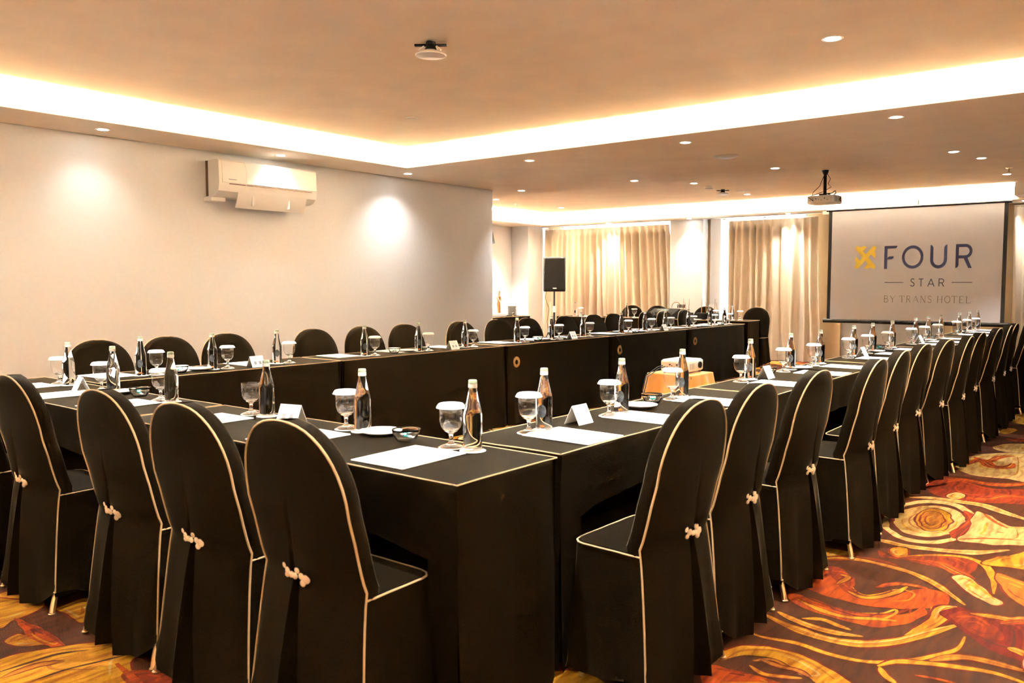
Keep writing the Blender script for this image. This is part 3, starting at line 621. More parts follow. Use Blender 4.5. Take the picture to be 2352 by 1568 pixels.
# ================================================================ CHAIRS
def chair_parts(t):
    def w(z):
        if z >= .70: return .220*max(0, 1-((z-.70)/.245)**2.3)**(1/2.3)
        if z >= .49: return .220-.0*((.70-z)/.21)
        return .220+.038*((.49-z)/.49)**1.2
    def ye(z):
        if z >= .49:
            t = (z-.49)/.45; return .012-.052*min(1, t/.45)**.8-.055*max(0, (t-.35)/.65)**1.3
        return .012-.052*((.49-z)/.49)**.8
    def bulge(z):
        if z > .52: return .022+.040*max(0, 1-(z-.52)/.30)**1.3
        return .062+.02*(z-.52)
    zrows = [.0, .08, .16, .24, .32, .40, .45, .49, .515, .54, .58, .63, .68]
    arcs = [(.70+.245*math.sin(a)**(2/2.3), .220*math.cos(a)**(2/2.3)) for a in [PI/2*k/11 for k in range(12)]]
    rows = [(z, w(z)) for z in zrows]+arcs[:-1]+[(.9448, .012)]
    def back_row(z, ww, low=False):
        h = min(ww*.5, .012+.05*(max(0, .52-z)/.5)); row = []
        outer = [ww*u for u in (1, .96, .86, .74, .6, .46)]
        outer = [x for x in outer if x > h*1.15]
        while len(outer) < 6: outer.append(h*1.15+(outer[-1]-h*1.15)*.5 if outer else h*1.2)
        outer = sorted(outer, reverse=True)[:6]
        inner = [h*1.02, h*.9, h*.55, 0]
        half = outer+inner
        xs_ = [-x for x in half]+[x for x in half[:-1][::-1]]
        for x in xs_:
            u = x/ww if ww > 0 else 0
            y = ye(z)-bulge(z)*(1-u*u)*min(1, ww/.15)
            if z < .52:
                if abs(x) < h: y += .075*(1-(abs(x)/h)**3)
                y -= .020*math.sin(abs(u)*9.5+.2)*((.52-z)/.52)*(1-abs(u)**6)
                zz = z+.022+(.075*abs(u)**4-.004)*(max(0, .1-z)/.1) if z < .1 else z
            else:
                zz = z; fade = max(0, 1-(z-.52)/.28)
                y += .010*fade*math.exp(-(x/.008)**2)
                y -= .004*fade*math.exp(-((abs(x)-.04)/.02)**2)
            row.append((x, y, zz))
        return row
    m = MB()
    R_ = [back_row(z, ww) for z, ww in rows]
    m.grid(R_)
    # upper part: side band and front of the backrest
    up = [(z, ww) for z, ww in rows if z >= .45]
    T_ = .055
    for sgn in (-1, 1):
        m.grid([[(sgn*ww, ye(z), z), (sgn*(ww+.003), ye(z)+.018, z), (sgn*(ww-.002), ye(z)+T_*.8, z), (sgn*max(.004, ww-.012), ye(z)+T_, z)] for z, ww in up])
    m.grid([[(u*max(.004, ww-.012), ye(z)+T_+.006*(1-u*u), z) for u in (-1, -.6, -.2, .2, .6, 1)] for z, ww in up])
    # seat skirt around the front, from one rear corner to the other
    cols = []
    D = .275
    for k in range(7): cols.append(('s', k/7))
    for k in range(4): cols.append(('c', k/3))
    for k in range(1, 8): cols.append(('f', k/8))
    def pos(c_, z):
        t = (.49-z)/.49; fl = .03*t
        wr = w(z); wf = .212+fl; yf = D+fl; r = .05
        kind, s = c_
        if kind == 's':
            y = ye(z)+(yf-r-ye(z))*s; x = wr+(wf-wr)*s; n = (1, 0)
        elif kind == 'c':
            a = PI/2*s; x = wf-r+r*math.cos(a); y = yf-r+r*math.sin(a); n = (math.cos(a), math.sin(a))
        else:
            x = (wf-r)*(1-2*s); y = yf; n = (0, 1)
        ph = (s*11 if kind == 's' else 2+s*3 if kind == 'c' else 5+s*19)
        am = .018*t*(0 if (kind == 's' and s == 0) else 1)
        return (x+n[0]*am*math.sin(ph), y+n[1]*am*math.sin(ph))
    full = [('R', c_) for c_ in cols]
    srows = []
    for z in (.473, .468, .45, .41, .33, .24, .15, .07, .0):
        row = []
        ins = .010 if z == .473 else 0
        pts = [pos(c_, min(z, .468)) for c_ in cols]
        left = [(-x, y) for x, y in pts if True][:11][::-1]
        allp = pts[:11]+pts[11:]+left
        for i, (x, y) in enumerate(allp):
            if ins:
                x *= 1-ins/.24; y = y-(ins if y > .24 else 0)
            u = min(1, abs(x)/.26)
            hem = (.022+.07*(u**6)*(1 if y < .1 else .6)) if z == 0 else 0
            row.append((x, y, z+hem))
        srows.append(row)
    m.grid(srows)
    # seat top
    top = []
    for j in range(9):
        s = j/8; y = .035+(D-.045)*s; wr = .220+(.204-.220)*s
        if j == 8: wr = .175
        row = []
        for i in range(9):
            u = -1+2*i/8; row.append((u*wr, y, .473+.010*(1-u*u)*math.sin(PI*min(1, s*1.05))))
        top.append(row)
    m.grid(top)
    cover = m.build('seat_cover', M['cloth'], t, smooth=True, merge=.0004, sharp=62)
    # tan piping
    p = MB()
    edge = [(ww, ye(z)-.001, z) for z, ww in rows if z >= .49]
    arch = edge+[(-x, y, z) for x, y, z in edge[::-1]]
    p.tube(arch, .0034, 6)
    for s in (-1, 1):
        p.tube([(s*(w(z)+.001), ye(z)-.001, z+(.094 if z == 0 else 0)) for z in (.49, .45, .40, .32, .24, .16, .08, .0)], .0031, 5)
    sp = []
    for c_ in cols[:11]: x, y = pos(c_, .468); sp.append((x+.001, y, .468))
    for c_ in cols[11:]: x, y = pos(c_, .468); sp.append((x, y+.001, .468))
    sp += [(-x, y, z) for x, y, z in sp[:11][::-1]]
    p.tube(sp, .0031, 5)
    p.build('piping', M['pipe'], t, smooth=True)
    q = MB(); yc = -.066
    for x, z, r in ((-.031, .016, .0125), (-.019, .004, .0115), (-.026, -.008, .008), (-.006, -.002, .0085), (.006, -.003, .0085), (.012, .013, .0095), (.022, .000, .0105), (.033, -.006, .0135), (.025, -.018, .0095)):
        q.ball((x*1.35, yc+.004+.35*abs(x), .513+z*1.1), (r*1.15, r*.7, r*1.1), 8, 6)
    q.build('clasp', M['clasp'], t, smooth=True)
    for x, y, dx, dy in ((-.247, -.046, .05, .07), (.247, -.046, -.05, .07), (-.20, .24, .01, 0), (.20, .24, -.01, 0)):
        MB().lathe([(0, 0), (.013, 0), (.015, .007), (.010, .011), (0, .011)], 10, (x, y, 0)).tube([(x, y, .009), (x+dx*1.6, y+dy*1.6, .40)], [.0115, .010], 8).build('leg', M['metal'], t, smooth=True)
ch0 = None
def chair(x, y, rz, label, group):
    global ch0
    if ch0 is None:
        ch0 = thing('banquet_chair', label, 'chair', (x, y, 0), rz, group); chair_parts(ch0); return ch0
    return dup(ch0, (x, y, 0), rz, label, group)
rc = random.Random(3)
# near row, backs to the camera
nl = ['black covered chair closest to the camera, light falling on its seat', 'black covered chair, second to the left of the closest one', 'black covered chair, third to the left of the closest one', 'black covered chair, fourth to the left, its clasp near the picture edge', 'black covered chair cut off by the left picture edge']
for x, a, l in zip((-1.875, -2.40, -2.92, -3.69, -4.32), (.0, .02, 0, -.02, .02), nl): chair(x, 1.455, a, l, 'chairs along the near row')
for i, (y, dx) in enumerate(((2.45, 0), (2.98, .02), (3.60, .01), (4.33, -.04), (4.97, .0), (5.63, .03), (6.15, .0), (6.66, -.04), (7.25, -.02), (8.07, -.02), (8.65, -.02), (9.18, .0), (10.0, -.03))):
    l = 'black covered chair, %s from the near corner along the right row' % ORD[i]
    if i == 12: l = 'black covered chair farthest along the right row, by the right picture edge'
    chair(-1.245-dx, y, PI/2+rc.uniform(-.05, .05), l, 'chairs along the right row')
lc = [(2.62, -.02), (3.11, .02), (3.58, -.01), (4.39, .0), (4.93, 0), (5.44, 0), (6.21, 0), (6.79, 0), (7.32, 0), (8.04, 0), (8.66, 0), (9.12, .0), (9.96, 0), (10.46, 0), (11.09, 0)]
for i, (y, a) in enumerate(lc):
    chair(-5.51, y, -PI/2+a, 'black covered chair against the left side, %s from the camera in the left row' % ORD[i], 'chairs along the left row')
for x, l in zip((-7.62, -7.11, -6.2, -5.3), ('black covered chair behind the curtain table, leftmost of four', 'black covered chair behind the audio mixer at the curtain table', 'black covered chair behind the aerials at the curtain table', 'black covered chair at the right end of the curtain table')):
    chair(x, 13.05, PI+rc.uniform(-.06, .06), l, 'chairs before the curtains')

# ================================================================ TABLEWARE
def goblet_parts(t, lid=True):
    prof = [(.009, .0505), (.022, .056), (.034, .070), (.0395, .088), (.0405, .108), (.0397, .135), (.0390, .1355)]
    MB().lathe(prof, 24).build('glass_bowl', M['thin'], t, smooth=True, sharp=80)
    MB().lathe([(0, .0), (.040, .0), (.0415, .002), (.036, .005), (.014, .012), (.0075, .020), (.0070, .040), (.011, .049), (.022, .0555), (.0275, .0625), (.020, .0635), (0, .0605)], 20).build('stem', M['glass'], t, smooth=True, sharp=80)
    if lid:
        o = MB().lathe([(0, .1515), (.040, .1515), (.0440, .149), (.0505, .1385), (.0510, .1365), (.0495, .1365), (.043, .146), (.038, .1362), (0, .1362)], 20).build('paper_lid', M['lidp'], t, smooth=True, sharp=35)
def bottle_parts(t):
    prof = [(0, .001), (.028, .0), (.0315, .003), (.0325, .010), (.0325, .060), (.0325, .118), (.0318, .128), (.0285, .142), (.0225, .165), (.0175, .188), (.0145, .205), (.0135, .222), (.0, .222)]
    MB().lathe(prof, 22).build('bottle_glass', M['water'], t, smooth=True, sharp=80)
    MB().lathe([(.0137, .212), (.0152, .212), (.0156, .217), (.0150, .226), (.0137, .226)], 16, closed=True).build('collar', M['collar'], t, smooth=True)
    MB().lathe([(0, .2385), (.0132, .2385), (.0148, .236), (.0152, .227), (.0140, .2262), (0, .2262)], 16).build('bottle_cap', M['cap'], t, smooth=True, sharp=40)
    m = MB()
    def patch(mm, a0, a1, z0, z1, n=8, R_=.0329, oval=True):
        rows = []
        for i in range(7):
            s = -1+2*i/6; k = math.sqrt(max(0, 1-s*s*.9)) if oval else 1
            z = (z0+z1)/2+s*(z1-z0)/2; am = (a0+a1)/2; ah = (a1-a0)/2*k
            rows.append([(R_*math.cos(am-ah+2*ah*j/n), R_*math.sin(am-ah+2*ah*j/n), z) for j in range(n+1)])
        mm.grid(rows)
    patch(m, -.5, .5, .050, .100)
    lab_ = m.build('bottle_label', M['blueprint'], t, smooth=True)
    k = MB(); patch(k, -.3, .3, .014, .022, 6)
    k.build('label_stripe', M['orangeprint'], lab_, smooth=True)
gob0 = None; gobn = None; bot0 = None; coa0 = None
def goblet(x, y, label, group, lid=True):
    global gob0, gobn
    coaster(x, y, label.replace('stemmed goblet under a white paper lid', 'round white coaster under goblet').replace('stemmed goblet under white paper lid', 'round white coaster under goblet').replace('stemmed water goblet without a lid', 'round white coaster under lidless goblet'))
    if not lid:
        t = thing('water_goblet', label, 'glass', (x, y, TH+.0032), 0, group); goblet_parts(t, False); return
    if gob0 is None: gob0 = thing('water_goblet', label, 'glass', (x, y, TH+.0032), 0, group); goblet_parts(gob0)
    else: dup(gob0, (x, y, TH+.0032), 0, label, group)
def coaster(x, y, lb):
    global coa0
    if coa0 is None:
        coa0 = MB().lathe([(0, 0), (.044, 0), (.045, .001), (.044, .002), (0, .002)], 24).build('coaster', M['lidp']); c_ = coa0
    else: c_ = coa0.copy(); col.objects.link(c_)
    c_.location = (x, y, TH+.001); tag(c_, lb, 'coaster', 'coasters under bottles and goblets')
def bottle(x, y, rz, label, group):
    global bot0
    # round paper coaster under the bottle
    lb = label.replace('clear glass water bottle', 'round white coaster under water bottle')
    coaster(x, y, lb)
    if bot0 is None: bot0 = thing('water_bottle', label, 'bottle', (x, y, TH+.0032), rz, group); bottle_parts(bot0)
    else: dup(bot0, (x, y, TH+.0032), rz, label, group)
pad0 = None; pen0 = None
def notepad(x, y, rz, label):
    global pad0
    if pad0 is None:
        pad0 = MB().rbox(-.115, -.15, 0, .115, .15, .0035, r=.002, seg=1).build('notepad', M['paper'])
        o = pad0
    else: o = pad0.copy(); col.objects.link(o)
    o.location = (x, y, TH+.0015); o.rotation_euler = (0, 0, rz); tag(o, label, 'notepad', 'notepads laid out at the seats')
def pencil(x, y, rz, label):
    global pen0
    if pen0 is None:
        t = thing('pencil', label, 'pencil', (x, y, TH+.0085), rz, 'pencils on the notepads'); pen0 = t
        MB().tube([(-.085, 0, 0), (.07, 0, 0)], .0035, 6).build('barrel', M['pencil'], t)
        MB().tube([(.07, 0, 0), (.082, 0, 0), (.088, 0, 0)], [.0035, .0012, .0004], 6).build('tip', M['wood2'], t)
    else: dup(pen0, (x, y, TH+.0085), rz, label)
near_g = [(-1.93, 2.10), (-2.50, 2.12), (-3.11, 2.11), (-3.84, 2.10), (-4.42, 2.09), (-4.92, 2.09)]
near_b = [(-1.835, 2.105), (-2.41, 2.125), (-3.01, 2.12), (-3.74, 2.10), (-4.33, 2.11), (-4.82, 2.10)]
for i, ((gx, gy), (bx, by)) in enumerate(zip(near_g, near_b)):
    o = ORD[i]
    gl = 'stemmed goblet under a white paper lid, %s from the near corner along the near row' % o
    if i == 2: gl = 'stemmed water goblet without a lid, on the near row beside a tent card'
    goblet(gx, gy, gl, 'water goblets on the near row', lid=(i != 2))
    bottle(bx, by, -2.2, 'clear glass water bottle, %s from the near corner along the near row' % o, 'water bottles on the near row')
    notepad(gx+(-.0 if i else .005), 1.895, rc.uniform(-.04, .04), 'white notepad, %s from the near corner along the near row' % o)
    pencil(gx+.03, 1.87, 1.35, 'grey pencil on the notepad %s from the near corner, near row' % o)
rg = [(-1.89, 2.49), (-1.87, 3.03), (-1.90, 3.66), (-1.94, 4.58), (-1.955, 5.29), (-1.94, 5.82), (-1.945, 6.62), (-1.95, 7.15), (-1.94, 7.72), (-1.93, 8.52), (-1.92, 9.0), (-1.915, 9.56), (-1.90, 10.45), (-1.90, 11.05), (-1.90, 11.6)]
for i, (gx, gy) in enumerate(rg):
    o = ORD[i]; dy = .09+.012*i+(.03 if i > 2 else 0)
    goblet(gx, gy, 'stemmed goblet under white paper lid, %s from the near corner on right row' % o, 'water goblets on the right row')
    bottle(gx+.005-.02*min(1, i/4), gy+min(.24, dy), -1.2, 'clear glass water bottle, %s from the near corner on the right row' % o, 'water bottles on the right row')
    notepad(-1.725, gy+.05+rc.uniform(-.01, .01), PI/2+rc.uniform(-.05, .05), 'white notepad, %s from the near corner on the right row' % o)
    if i < 9: pencil(-1.70, gy+.05, .12+rc.uniform(-.1, .1), 'grey pencil on the notepad %s from near corner, right row' % o)
lb_ = [(2.60, 2.69), (3.09, 3.19), (3.60, 3.69), (4.42, 4.51), (5.02, 5.12), (5.61, 5.70), (6.37, 6.47), (6.94, 7.05), (7.52, 7.63), (8.32, 8.45), (8.87, 9.0), (9.38, 9.50), (10.02, 10.13), (10.67, 10.78), (11.14, 11.26)]
for i, (by, gy) in enumerate(lb_):
    o = ORD[i]
    goblet(-4.96, gy, 'stemmed goblet under white paper lid, %s from the camera on the left row' % o, 'water goblets on the left row')
    bottle(-4.98, by, -.6, 'clear glass water bottle, %s from the camera on the left row' % o, 'water bottles on the left row')
    notepad(-5.13, by-.13, PI/2+rc.uniform(-.06, .06), 'white notepad, %s from the camera on the left row' % o)
for i, (bx, gx) in enumerate(((-8.48, -8.36), (-7.40, -7.26), (-5.88, -5.76), (-5.48, -5.35))):
    o = ('leftmost', 'second from left', 'third from left', 'rightmost')[i]
    goblet(gx, 12.56, 'stemmed goblet under white paper lid, %s on the curtain tables' % o, 'water goblets on the curtain tables')
    bottle(bx, 12.55, -1, 'clear glass water bottle, %s on the curtain tables' % o, 'water bottles on the curtain tables')
    notepad(bx+.32 if i < 2 else bx-.24, 12.53, rc.uniform(-.05, .05), 'white notepad, %s on the curtain tables' % o)
# plates, mint bowls, tent cards: one of each per table
def plate_mesh(r=.080): return MB().lathe([(0, .002), (r*.55, .0), (r*.62, .003), (r, .014), (r*1.0, .017), (r*.92, .0145), (r*.6, .006), (0, .005)], 28)
pl0 = bo0 = ca0 = None
def plate(x, y, label, group='side plates on the tables', z=TH+.001):
    global pl0
    if pl0 is None: pl0 = plate_mesh().build('side_plate', M['porc'], smooth=True); o = pl0
    else: o = pl0.copy(); col.objects.link(o)
    o.location = (x, y, z); tag(o, label, 'plate', group)
def mint_bowl(x, y, label, seed):
    global bo0
    if bo0 is None:
        bo0 = MB().lathe([(0, 0), (.030, 0), (.034, .003), (.040, .012), (.050, .034), (.053, .044), (.0500, .044), (.047, .034), (.037, .014), (.030, .007), (0, .006)], 22).build('glass_bowl', M['glass'], smooth=True, sharp=80); o = bo0
    else: o = bo0.copy(); col.objects.link(o)
    o.location = (x, y, TH+.001); tag(o, label, 'bowl', 'glass mint bowls on the tables')
    r = random.Random(seed); g = MB(); h = MB()
    for k in range(5):
        a = r.uniform(0, 6.28); q = r.uniform(0, .017); cx_, cy_ = q*math.cos(a), q*math.sin(a); z = .014+.004*k
        (g if k % 3 else h).ball((cx_, cy_, z), (.010, .007, .005), 7, 5).add([(cx_-.010, cy_, z), (cx_-.019, cy_-.006, z+.002), (cx_-.019, cy_+.006, z-.001)], [(0, 1, 2)]).add([(cx_+.010, cy_, z), (cx_+.019, cy_-.006, z-.001), (cx_+.019, cy_+.006, z+.003)], [(0, 1, 2)])
    t = thing('wrapped_mints', label.replace('clear glass bowl', 'teal wrapped mints inside glass bowl'), 'candy', (x, y, TH+.001), 0, 'wrapped mints in the bowls')
    t['kind'] = 'stuff'
    g.build('teal_wrappers', M['teal'], t, smooth=True); h.build('white_wrappers', M['whitewrap'], t, smooth=True)
def card(x, y, rz, label):
    global ca0
    if ca0 is None:
        t = thing('tent_card', label, 'card', (x, y, TH+.001), rz, 'folded tent cards on the tables'); ca0 = t
        w_, d, h, e = .052, .036, .075, .0008
        v = []
        for s in (-1, 1): v += [(s*w_, -d, 0), (s*w_, 0, h), (s*w_, d, 0), (s*w_, d-e*2, 0), (s*w_, 0, h-e*3), (s*w_, -d+e*2, 0)]
        MB().add(v, [(0, 1, 7, 6), (1, 2, 8, 7), (3, 4, 10, 9), (4, 5, 11, 10), (0, 5, 4, 1), (1, 4, 3, 2), (6, 7, 10, 11), (7, 8, 9, 10), (0, 6, 11, 5), (2, 3, 9, 8)]).build('folded_card', M['paper'], t)
        p = MB()
        def q(x0, x1, s0, s1, side=-1):
            f = lambda x_, s: (x_, side*(d*(1-s)+.0006), h*s+.0003)
            p.add([f(x0, s0), f(x1, s0), f(x1, s1), f(x0, s1)], [(0, 1, 2, 3)])
        for side in (-1, 1):
            q(-.035, .035, .80, .815, side); q(-.022, .022, .70, .73, side); q(-.030, -.010, .25, .52, side); q(.008, .028, .25, .52, side)
        p.build('printed_marks', M['print'], t)
    else: dup(ca0, (x, y, TH+.001), rz, label)
tb = ['near corner table', 'second table of the near row']
plate(-2.31, 2.125, 'white side plate on the near corner table, touching the mint bowl'); mint_bowl(-2.14, 2.09, 'clear glass bowl of mints on the near corner table', 1); card(-2.79, 2.08, .25, 'white tent card on the near corner table, right of the open goblet')
plate(-4.24, 2.09, 'white side plate on the second table of the near row'); mint_bowl(-4.06, 2.11, 'clear glass bowl of mints on the near row, left table', 2); card(-4.52, 2.03, -.22, 'white tent card on the left table of the near row, seen edge on')
for i, (p_, b_, k_) in enumerate((((-1.89, 3.33), (-1.92, 3.50), (-1.87, 2.80)), ((-1.93, 5.53), (-1.98, 5.10), (-1.90, 4.86)), ((-1.93, 7.30), (-1.97, 7.58), (-1.89, 6.80)), ((-1.91, 9.12), (-1.93, 9.36), (-1.9, 8.72)), ((-1.9, 11.18), (-1.92, 10.85), None))):
    n = ORD[i]+' right row table from the near corner'
    plate(*p_, 'white side plate on the '+n); mint_bowl(*b_, 'clear glass bowl of mints on the '+n, 10+i)
    if k_: card(*k_, PI/2, 'white tent card on the '+n)
for i, (p_, b_, k_) in enumerate((((-4.99, 3.00), (-4.96, 2.85), (-4.90, 3.37)), ((-5.02, 4.92), (-4.99, 4.75), (-4.90, 5.36)), ((-5.0, 6.86), (-4.96, 6.68), (-4.90, 7.20)), ((-4.97, 8.74), (-4.94, 8.58), (-4.90, 9.2)), ((-4.92, 10.40), (-4.92, 10.90), None))):
    n = ORD[i]+' left row table from the camera'
    plate(*p_, 'white side plate on the '+n); mint_bowl(*b_, 'clear glass bowl of mints on the '+n, 20+i)
    if k_: card(*k_, PI/2, 'white tent card on the '+n)
plate(-5.62, 12.6, 'white side plate on the curtain tables near the right end'); mint_bowl(-7.78, 12.6, 'clear glass bowl of mints on the left curtain table', 31)

# ================================================================ MIDDLE: PROJECTOR ON ITS CLOTHED STAND
st = thing('projector_stand', 'small square stand under an orange satin cloth, amid the tables', 'stand', (-3.02, 5.95, 0), 0)
MB().box(-.19, -.19, .595, .19, .19, .615).build('tabletop', M['table'], st)
for x in (-.15, .15):
    for y in (-.15, .15): MB().tube([(x, y, 0), (x, y, .6)], .014, 8).build('leg', M['metal'], st)
cl = MB(); rows = []
N_ = 96
def sq(a, h, z):
    c_, s_ = math.cos(a), math.sin(a); k = h/max(abs(c_), abs(s_)); k = min(k, h*1.33); return (c_*k, s_*k, z)
for t, z in ((0, .622), (.03, .6215), (.06, .612), (.25, .52), (.5, .40), (.75, .28), (1, .17)):
    row = []
    for k in range(N_):
        a = 2*PI*k/N_+PI/4
        f = t*(.060+.034*math.sin(a*11+.7)+.022*math.sin(a*5+1)+.07*abs(math.cos(2*(a-PI/4)+PI/2))**6)
        x, y, _ = sq(a, .197+f*(1 if t > .06 else .3), z); row.append((x, y, z-(0 if t < .9 else .03*math.sin(a*3))))
    rows.append(row)
cl.grid(rows, closed=True); n0 = len(cl.v); cl.add([(0, 0, .622)]+rows[0], [(0, 1+k, 1+(k+1) % N_) for k in range(N_)])
o = cl.build('satin_cloth', M['satin'], smooth=True, merge=.0005); o.location = (-3.02, 5.95, 0); tag(o, 'orange satin cloth draped over the projector stand', 'cloth')
def projector(t, a, b, h, feet=True):
    body = MB().rbox(-a/2, -b/2, 0, a/2, b/2, h, r=.025, seg=4).build('body', M['white_pl'], t, smooth=True)
    MB().rbox(-a/2+.02, -b/2-.003, .012, a/2-.03, -b/2+.004, h-.018, r=.003, seg=1).build('port_panel', M['trim'], body)
    pm = MB(); r = random.Random(4)
    for k in range(7):
        x = -a/2+.04+k*(a-.09)/7; w_ = r.uniform(.006, .014); z = h*.35+r.uniform(0, h*.25); pm.box(x, -b/2-.0045, z, x+w_, -b/2-.002, z+r.uniform(.006, .012))
    pm.build('ports', M['dark'], body)
    MB().tube([(a/2-.02, b*.22, h*.52), (a/2+.012, b*.22, h*.52)], .026, 14).build('lens', M['dark'], body, smooth=True)
    v = MB()
    for k in range(6): v.box(a/2-.001, -b*.34+k*.014, .02, a/2+.0015, -b*.34+k*.014+.006, h-.03)
    v.build('vent', M['print'], body)
pj = thing('projector', 'white projector on the orange clothed stand, a black cable trailing', 'projector', (-3.03, 6.0, .632), 0)
projector(pj, .23, .30, .095)
for x in (-.09, .09):
    for y in (-.12, .12): MB().tube([(x, y, -.009), (x, y, .004)], .01, 8).build('foot', M['dark'], pj)
c1 = MB().tube([(-3.12, 5.845, .68), (-3.14, 5.80, .67), (-3.19, 5.715, .61), (-3.20, 5.675, .50), (-3.175, 5.66, .38), (-3.13, 5.64, .27), (-3.10, 5.6, .12), (-3.06, 5.5, .006), (-2.9, 5.3, .006)], .004, 6)
c1.tube([(-3.11, 5.845, .67), (-3.13, 5.79, .655), (-3.17, 5.70, .60), (-3.18, 5.665, .48), (-3.16, 5.65, .36), (-3.19, 5.64, .25), (-3.2, 5.6, .12), (-3.24, 5.5, .006), (-3.4, 5.2, .006)], .004, 6)
tag(c1.build('cable', M['dark'], smooth=True), 'pair of black cables hanging down the orange cloth from the projector', 'cable')
c2 = MB().tube([(-5.29, 7.35, TH+.006), (-5.1, 7.45, TH+.007), (-4.98, 7.82, TH+.007), (-4.86, 7.86, TH+.008), (-4.785, 7.88, TH+.004), (-4.765, 7.92, .70), (-4.765, 7.98, .62), (-4.755, 8.0, .5), (-4.75, 7.98, .3), (-4.74, 7.98, .1), (-4.72, 7.96, .006), (-4.5, 7.9, .006)], .0045, 6)
tag(c2.build('cable', M['dark'], smooth=True), 'thin black cable lying across the left row and over its edge', 'cable')

# ================================================================ PROJECTION SCREEN
SY = 13.5
scn = thing('projection_screen', 'large pull-down projection screen showing a hotel logo, hanging at the far end', 'screen', (0, 0, 0))
x0, x1, zb, zt_ = -4.31, -1.855, .775, 2.485
MB().box(x0+.045, SY, zb, x1-.045, SY+.004, zt_-.03).build('screen_fabric', M['screen'], scn)
MB().box(x0, SY-.002, zb, x0+.05, SY+.006, zt_).box(x1-.05, SY-.002, zb, x1, SY+.006, zt_).build('black_border', M['dark'], scn)
MB().tube([(x0-.04, SY+.01, zt_-.012), (x1+.04, SY+.01, zt_-.012)], .022, 8).build('top_bar', M['dark'], scn, smooth=True)
MB().tube([(x0-.055, SY+.01, zb-.03), (x1+.06, SY+.01, zb-.03)], .032, 12).build('bottom_roller', M['dark'], scn, smooth=True)
MB().box(x0-.10, SY-.005, zt_-.065, x0-.005, SY+.03, zt_-.01).build('end_bracket', M['white_pl'], scn)
h = MB(); hx = -3.02
h.tube([(hx-.64, SY+.01, zt_), (hx, SY+.01, zt_+.10), (hx+.52, SY+.01, zt_)], .004, 5).tube([(hx, SY+.01, zt_), (hx, SY+.01, UP2)], .008, 6).tube([(hx-.05, SY+.01, UP2-.012), (hx+.05, SY+.01, UP2-.012)], .005, 5)
h.build('hanging_hook', M['dark'], scn)
# lettering: outlines drawn in their own units, then scaled onto the fabric
def S2(x, y, d=0): return (-3.471+(x-645)*1.187/1560, SY-.0022-d, 1.897-(y-118)*.00088)
def flat(mb, pts, d=0): mb.add([S2(x, y, d) for x, y in pts], [tuple(range(len(pts)))])
def band(mb, pts, wd, d=0):
    n = len(pts); v = []
    W2 = wd if isinstance(wd, list) else [wd]*n
    for i, (x, y) in enumerate(pts):
        a = pts[max(0, i-1)]; b = pts[min(n-1, i+1)]; tx, ty = b[0]-a[0], b[1]-a[1]; L = math.hypot(tx, ty) or 1
        v += [S2(x-ty/L*W2[i]/2, y+tx/L*W2[i]/2, d), S2(x+ty/L*W2[i]/2, y-tx/L*W2[i]/2, d)]
    mb.add(v, [(2*i, 2*i+1, 2*i+3, 2*i+2) for i in range(n-1)])
def arcp(cx_, cy_, r, a0, a1, n=20, ry=None): return [(cx_+r*math.cos(math.radians(a0+(a1-a0)*k/n)), cy_+(ry or r)*math.sin(math.radians(a0+(a1-a0)*k/n))) for k in range(n+1)]
L_ = MB(); flat(L_, [(645, 118), (703, 118), (703, 512), (645, 512)]); flat(L_, [(703, 118), (885, 118), (880, 138), (868, 154), (850, 163), (703, 165)], .0002); flat(L_, [(703, 345), (705, 328), (718, 308), (740, 298), (822, 298), (818, 318), (806, 334), (785, 345)], .0002)
L_.build('letter_f', M['navy'], scn)
L_ = MB(); band(L_, arcp(1168, 315, 170, 0, 360, 48), 50); L_.build('letter_o', M['navy'], scn)
L_ = MB(); flat(L_, [(1483, 118), (1505, 124), (1525, 142), (1536, 170), (1537, 368), (1483, 368)]); flat(L_, [(1777, 118), (1755, 124), (1735, 142), (1724, 170), (1723, 368), (1777, 368)]); band(L_, arcp(1630, 366, 120, 180, 0, 24), 54, .0002); L_.build('letter_u', M['navy'], scn)
L_ = MB(); flat(L_, [(1925, 118), (1977, 118), (1977, 460), (1968, 485), (1950, 503), (1925, 512)]); band(L_, [(1975, 143), (2090, 143)]+arcp(2090, 235, 92, -90, 90, 18)[1:]+[(1975, 328)], 50, .0002); flat(L_, [(2062, 350), (2125, 340), (2205, 511), (2145, 511)], .0004); L_.build('letter_r', M['navy'], scn)
L_ = MB()
band(L_, [(1212, 693), (1196, 684), (1176, 683), (1156, 692), (1150, 710), (1158, 728), (1180, 742), (1204, 757), (1213, 778), (1206, 797), (1186, 806), (1162, 804), (1142, 790)], 16)
band(L_, [(1292, 686), (1375, 686)], 16); band(L_, [(1334, 686), (1334, 812)], 18, .0002)
band(L_, [(1455, 812), (1512, 684)], 17); band(L_, [(1512, 684), (1568, 812)], 17, .0002); band(L_, [(1478, 772), (1546, 772)], 14, .0004)
band(L_, [(1653, 812), (1653, 678)], 17); band(L_, [(1650, 687), (1700, 687)]+arcp(1702, 719, 32, -90, 90, 10)[1:]+[(1650, 752)], 15, .0002); band(L_, [(1700, 752), (1738, 812)], 17, .0004)
L_.build('word_star', M['navy2'], scn)
L_ = MB(); band(L_, [(663, 744), (1015, 744)], 11); band(L_, [(1868, 744), (2220, 744)], 11); L_.build('rule_lines', M['navy2'], scn)
L_ = MB(); T_, B_ = 972, 1082
def v_(x, t=T_, b=B_, w_=13, sf=True):
    band(L_, [(x, t), (x, b)], w_)
    if sf:
        for y in (t, b): band(L_, [(x-11, y), (x+11, y)], 5, .0002)
def b2(p, w_=8, d=.0002): band(L_, p, w_, d)
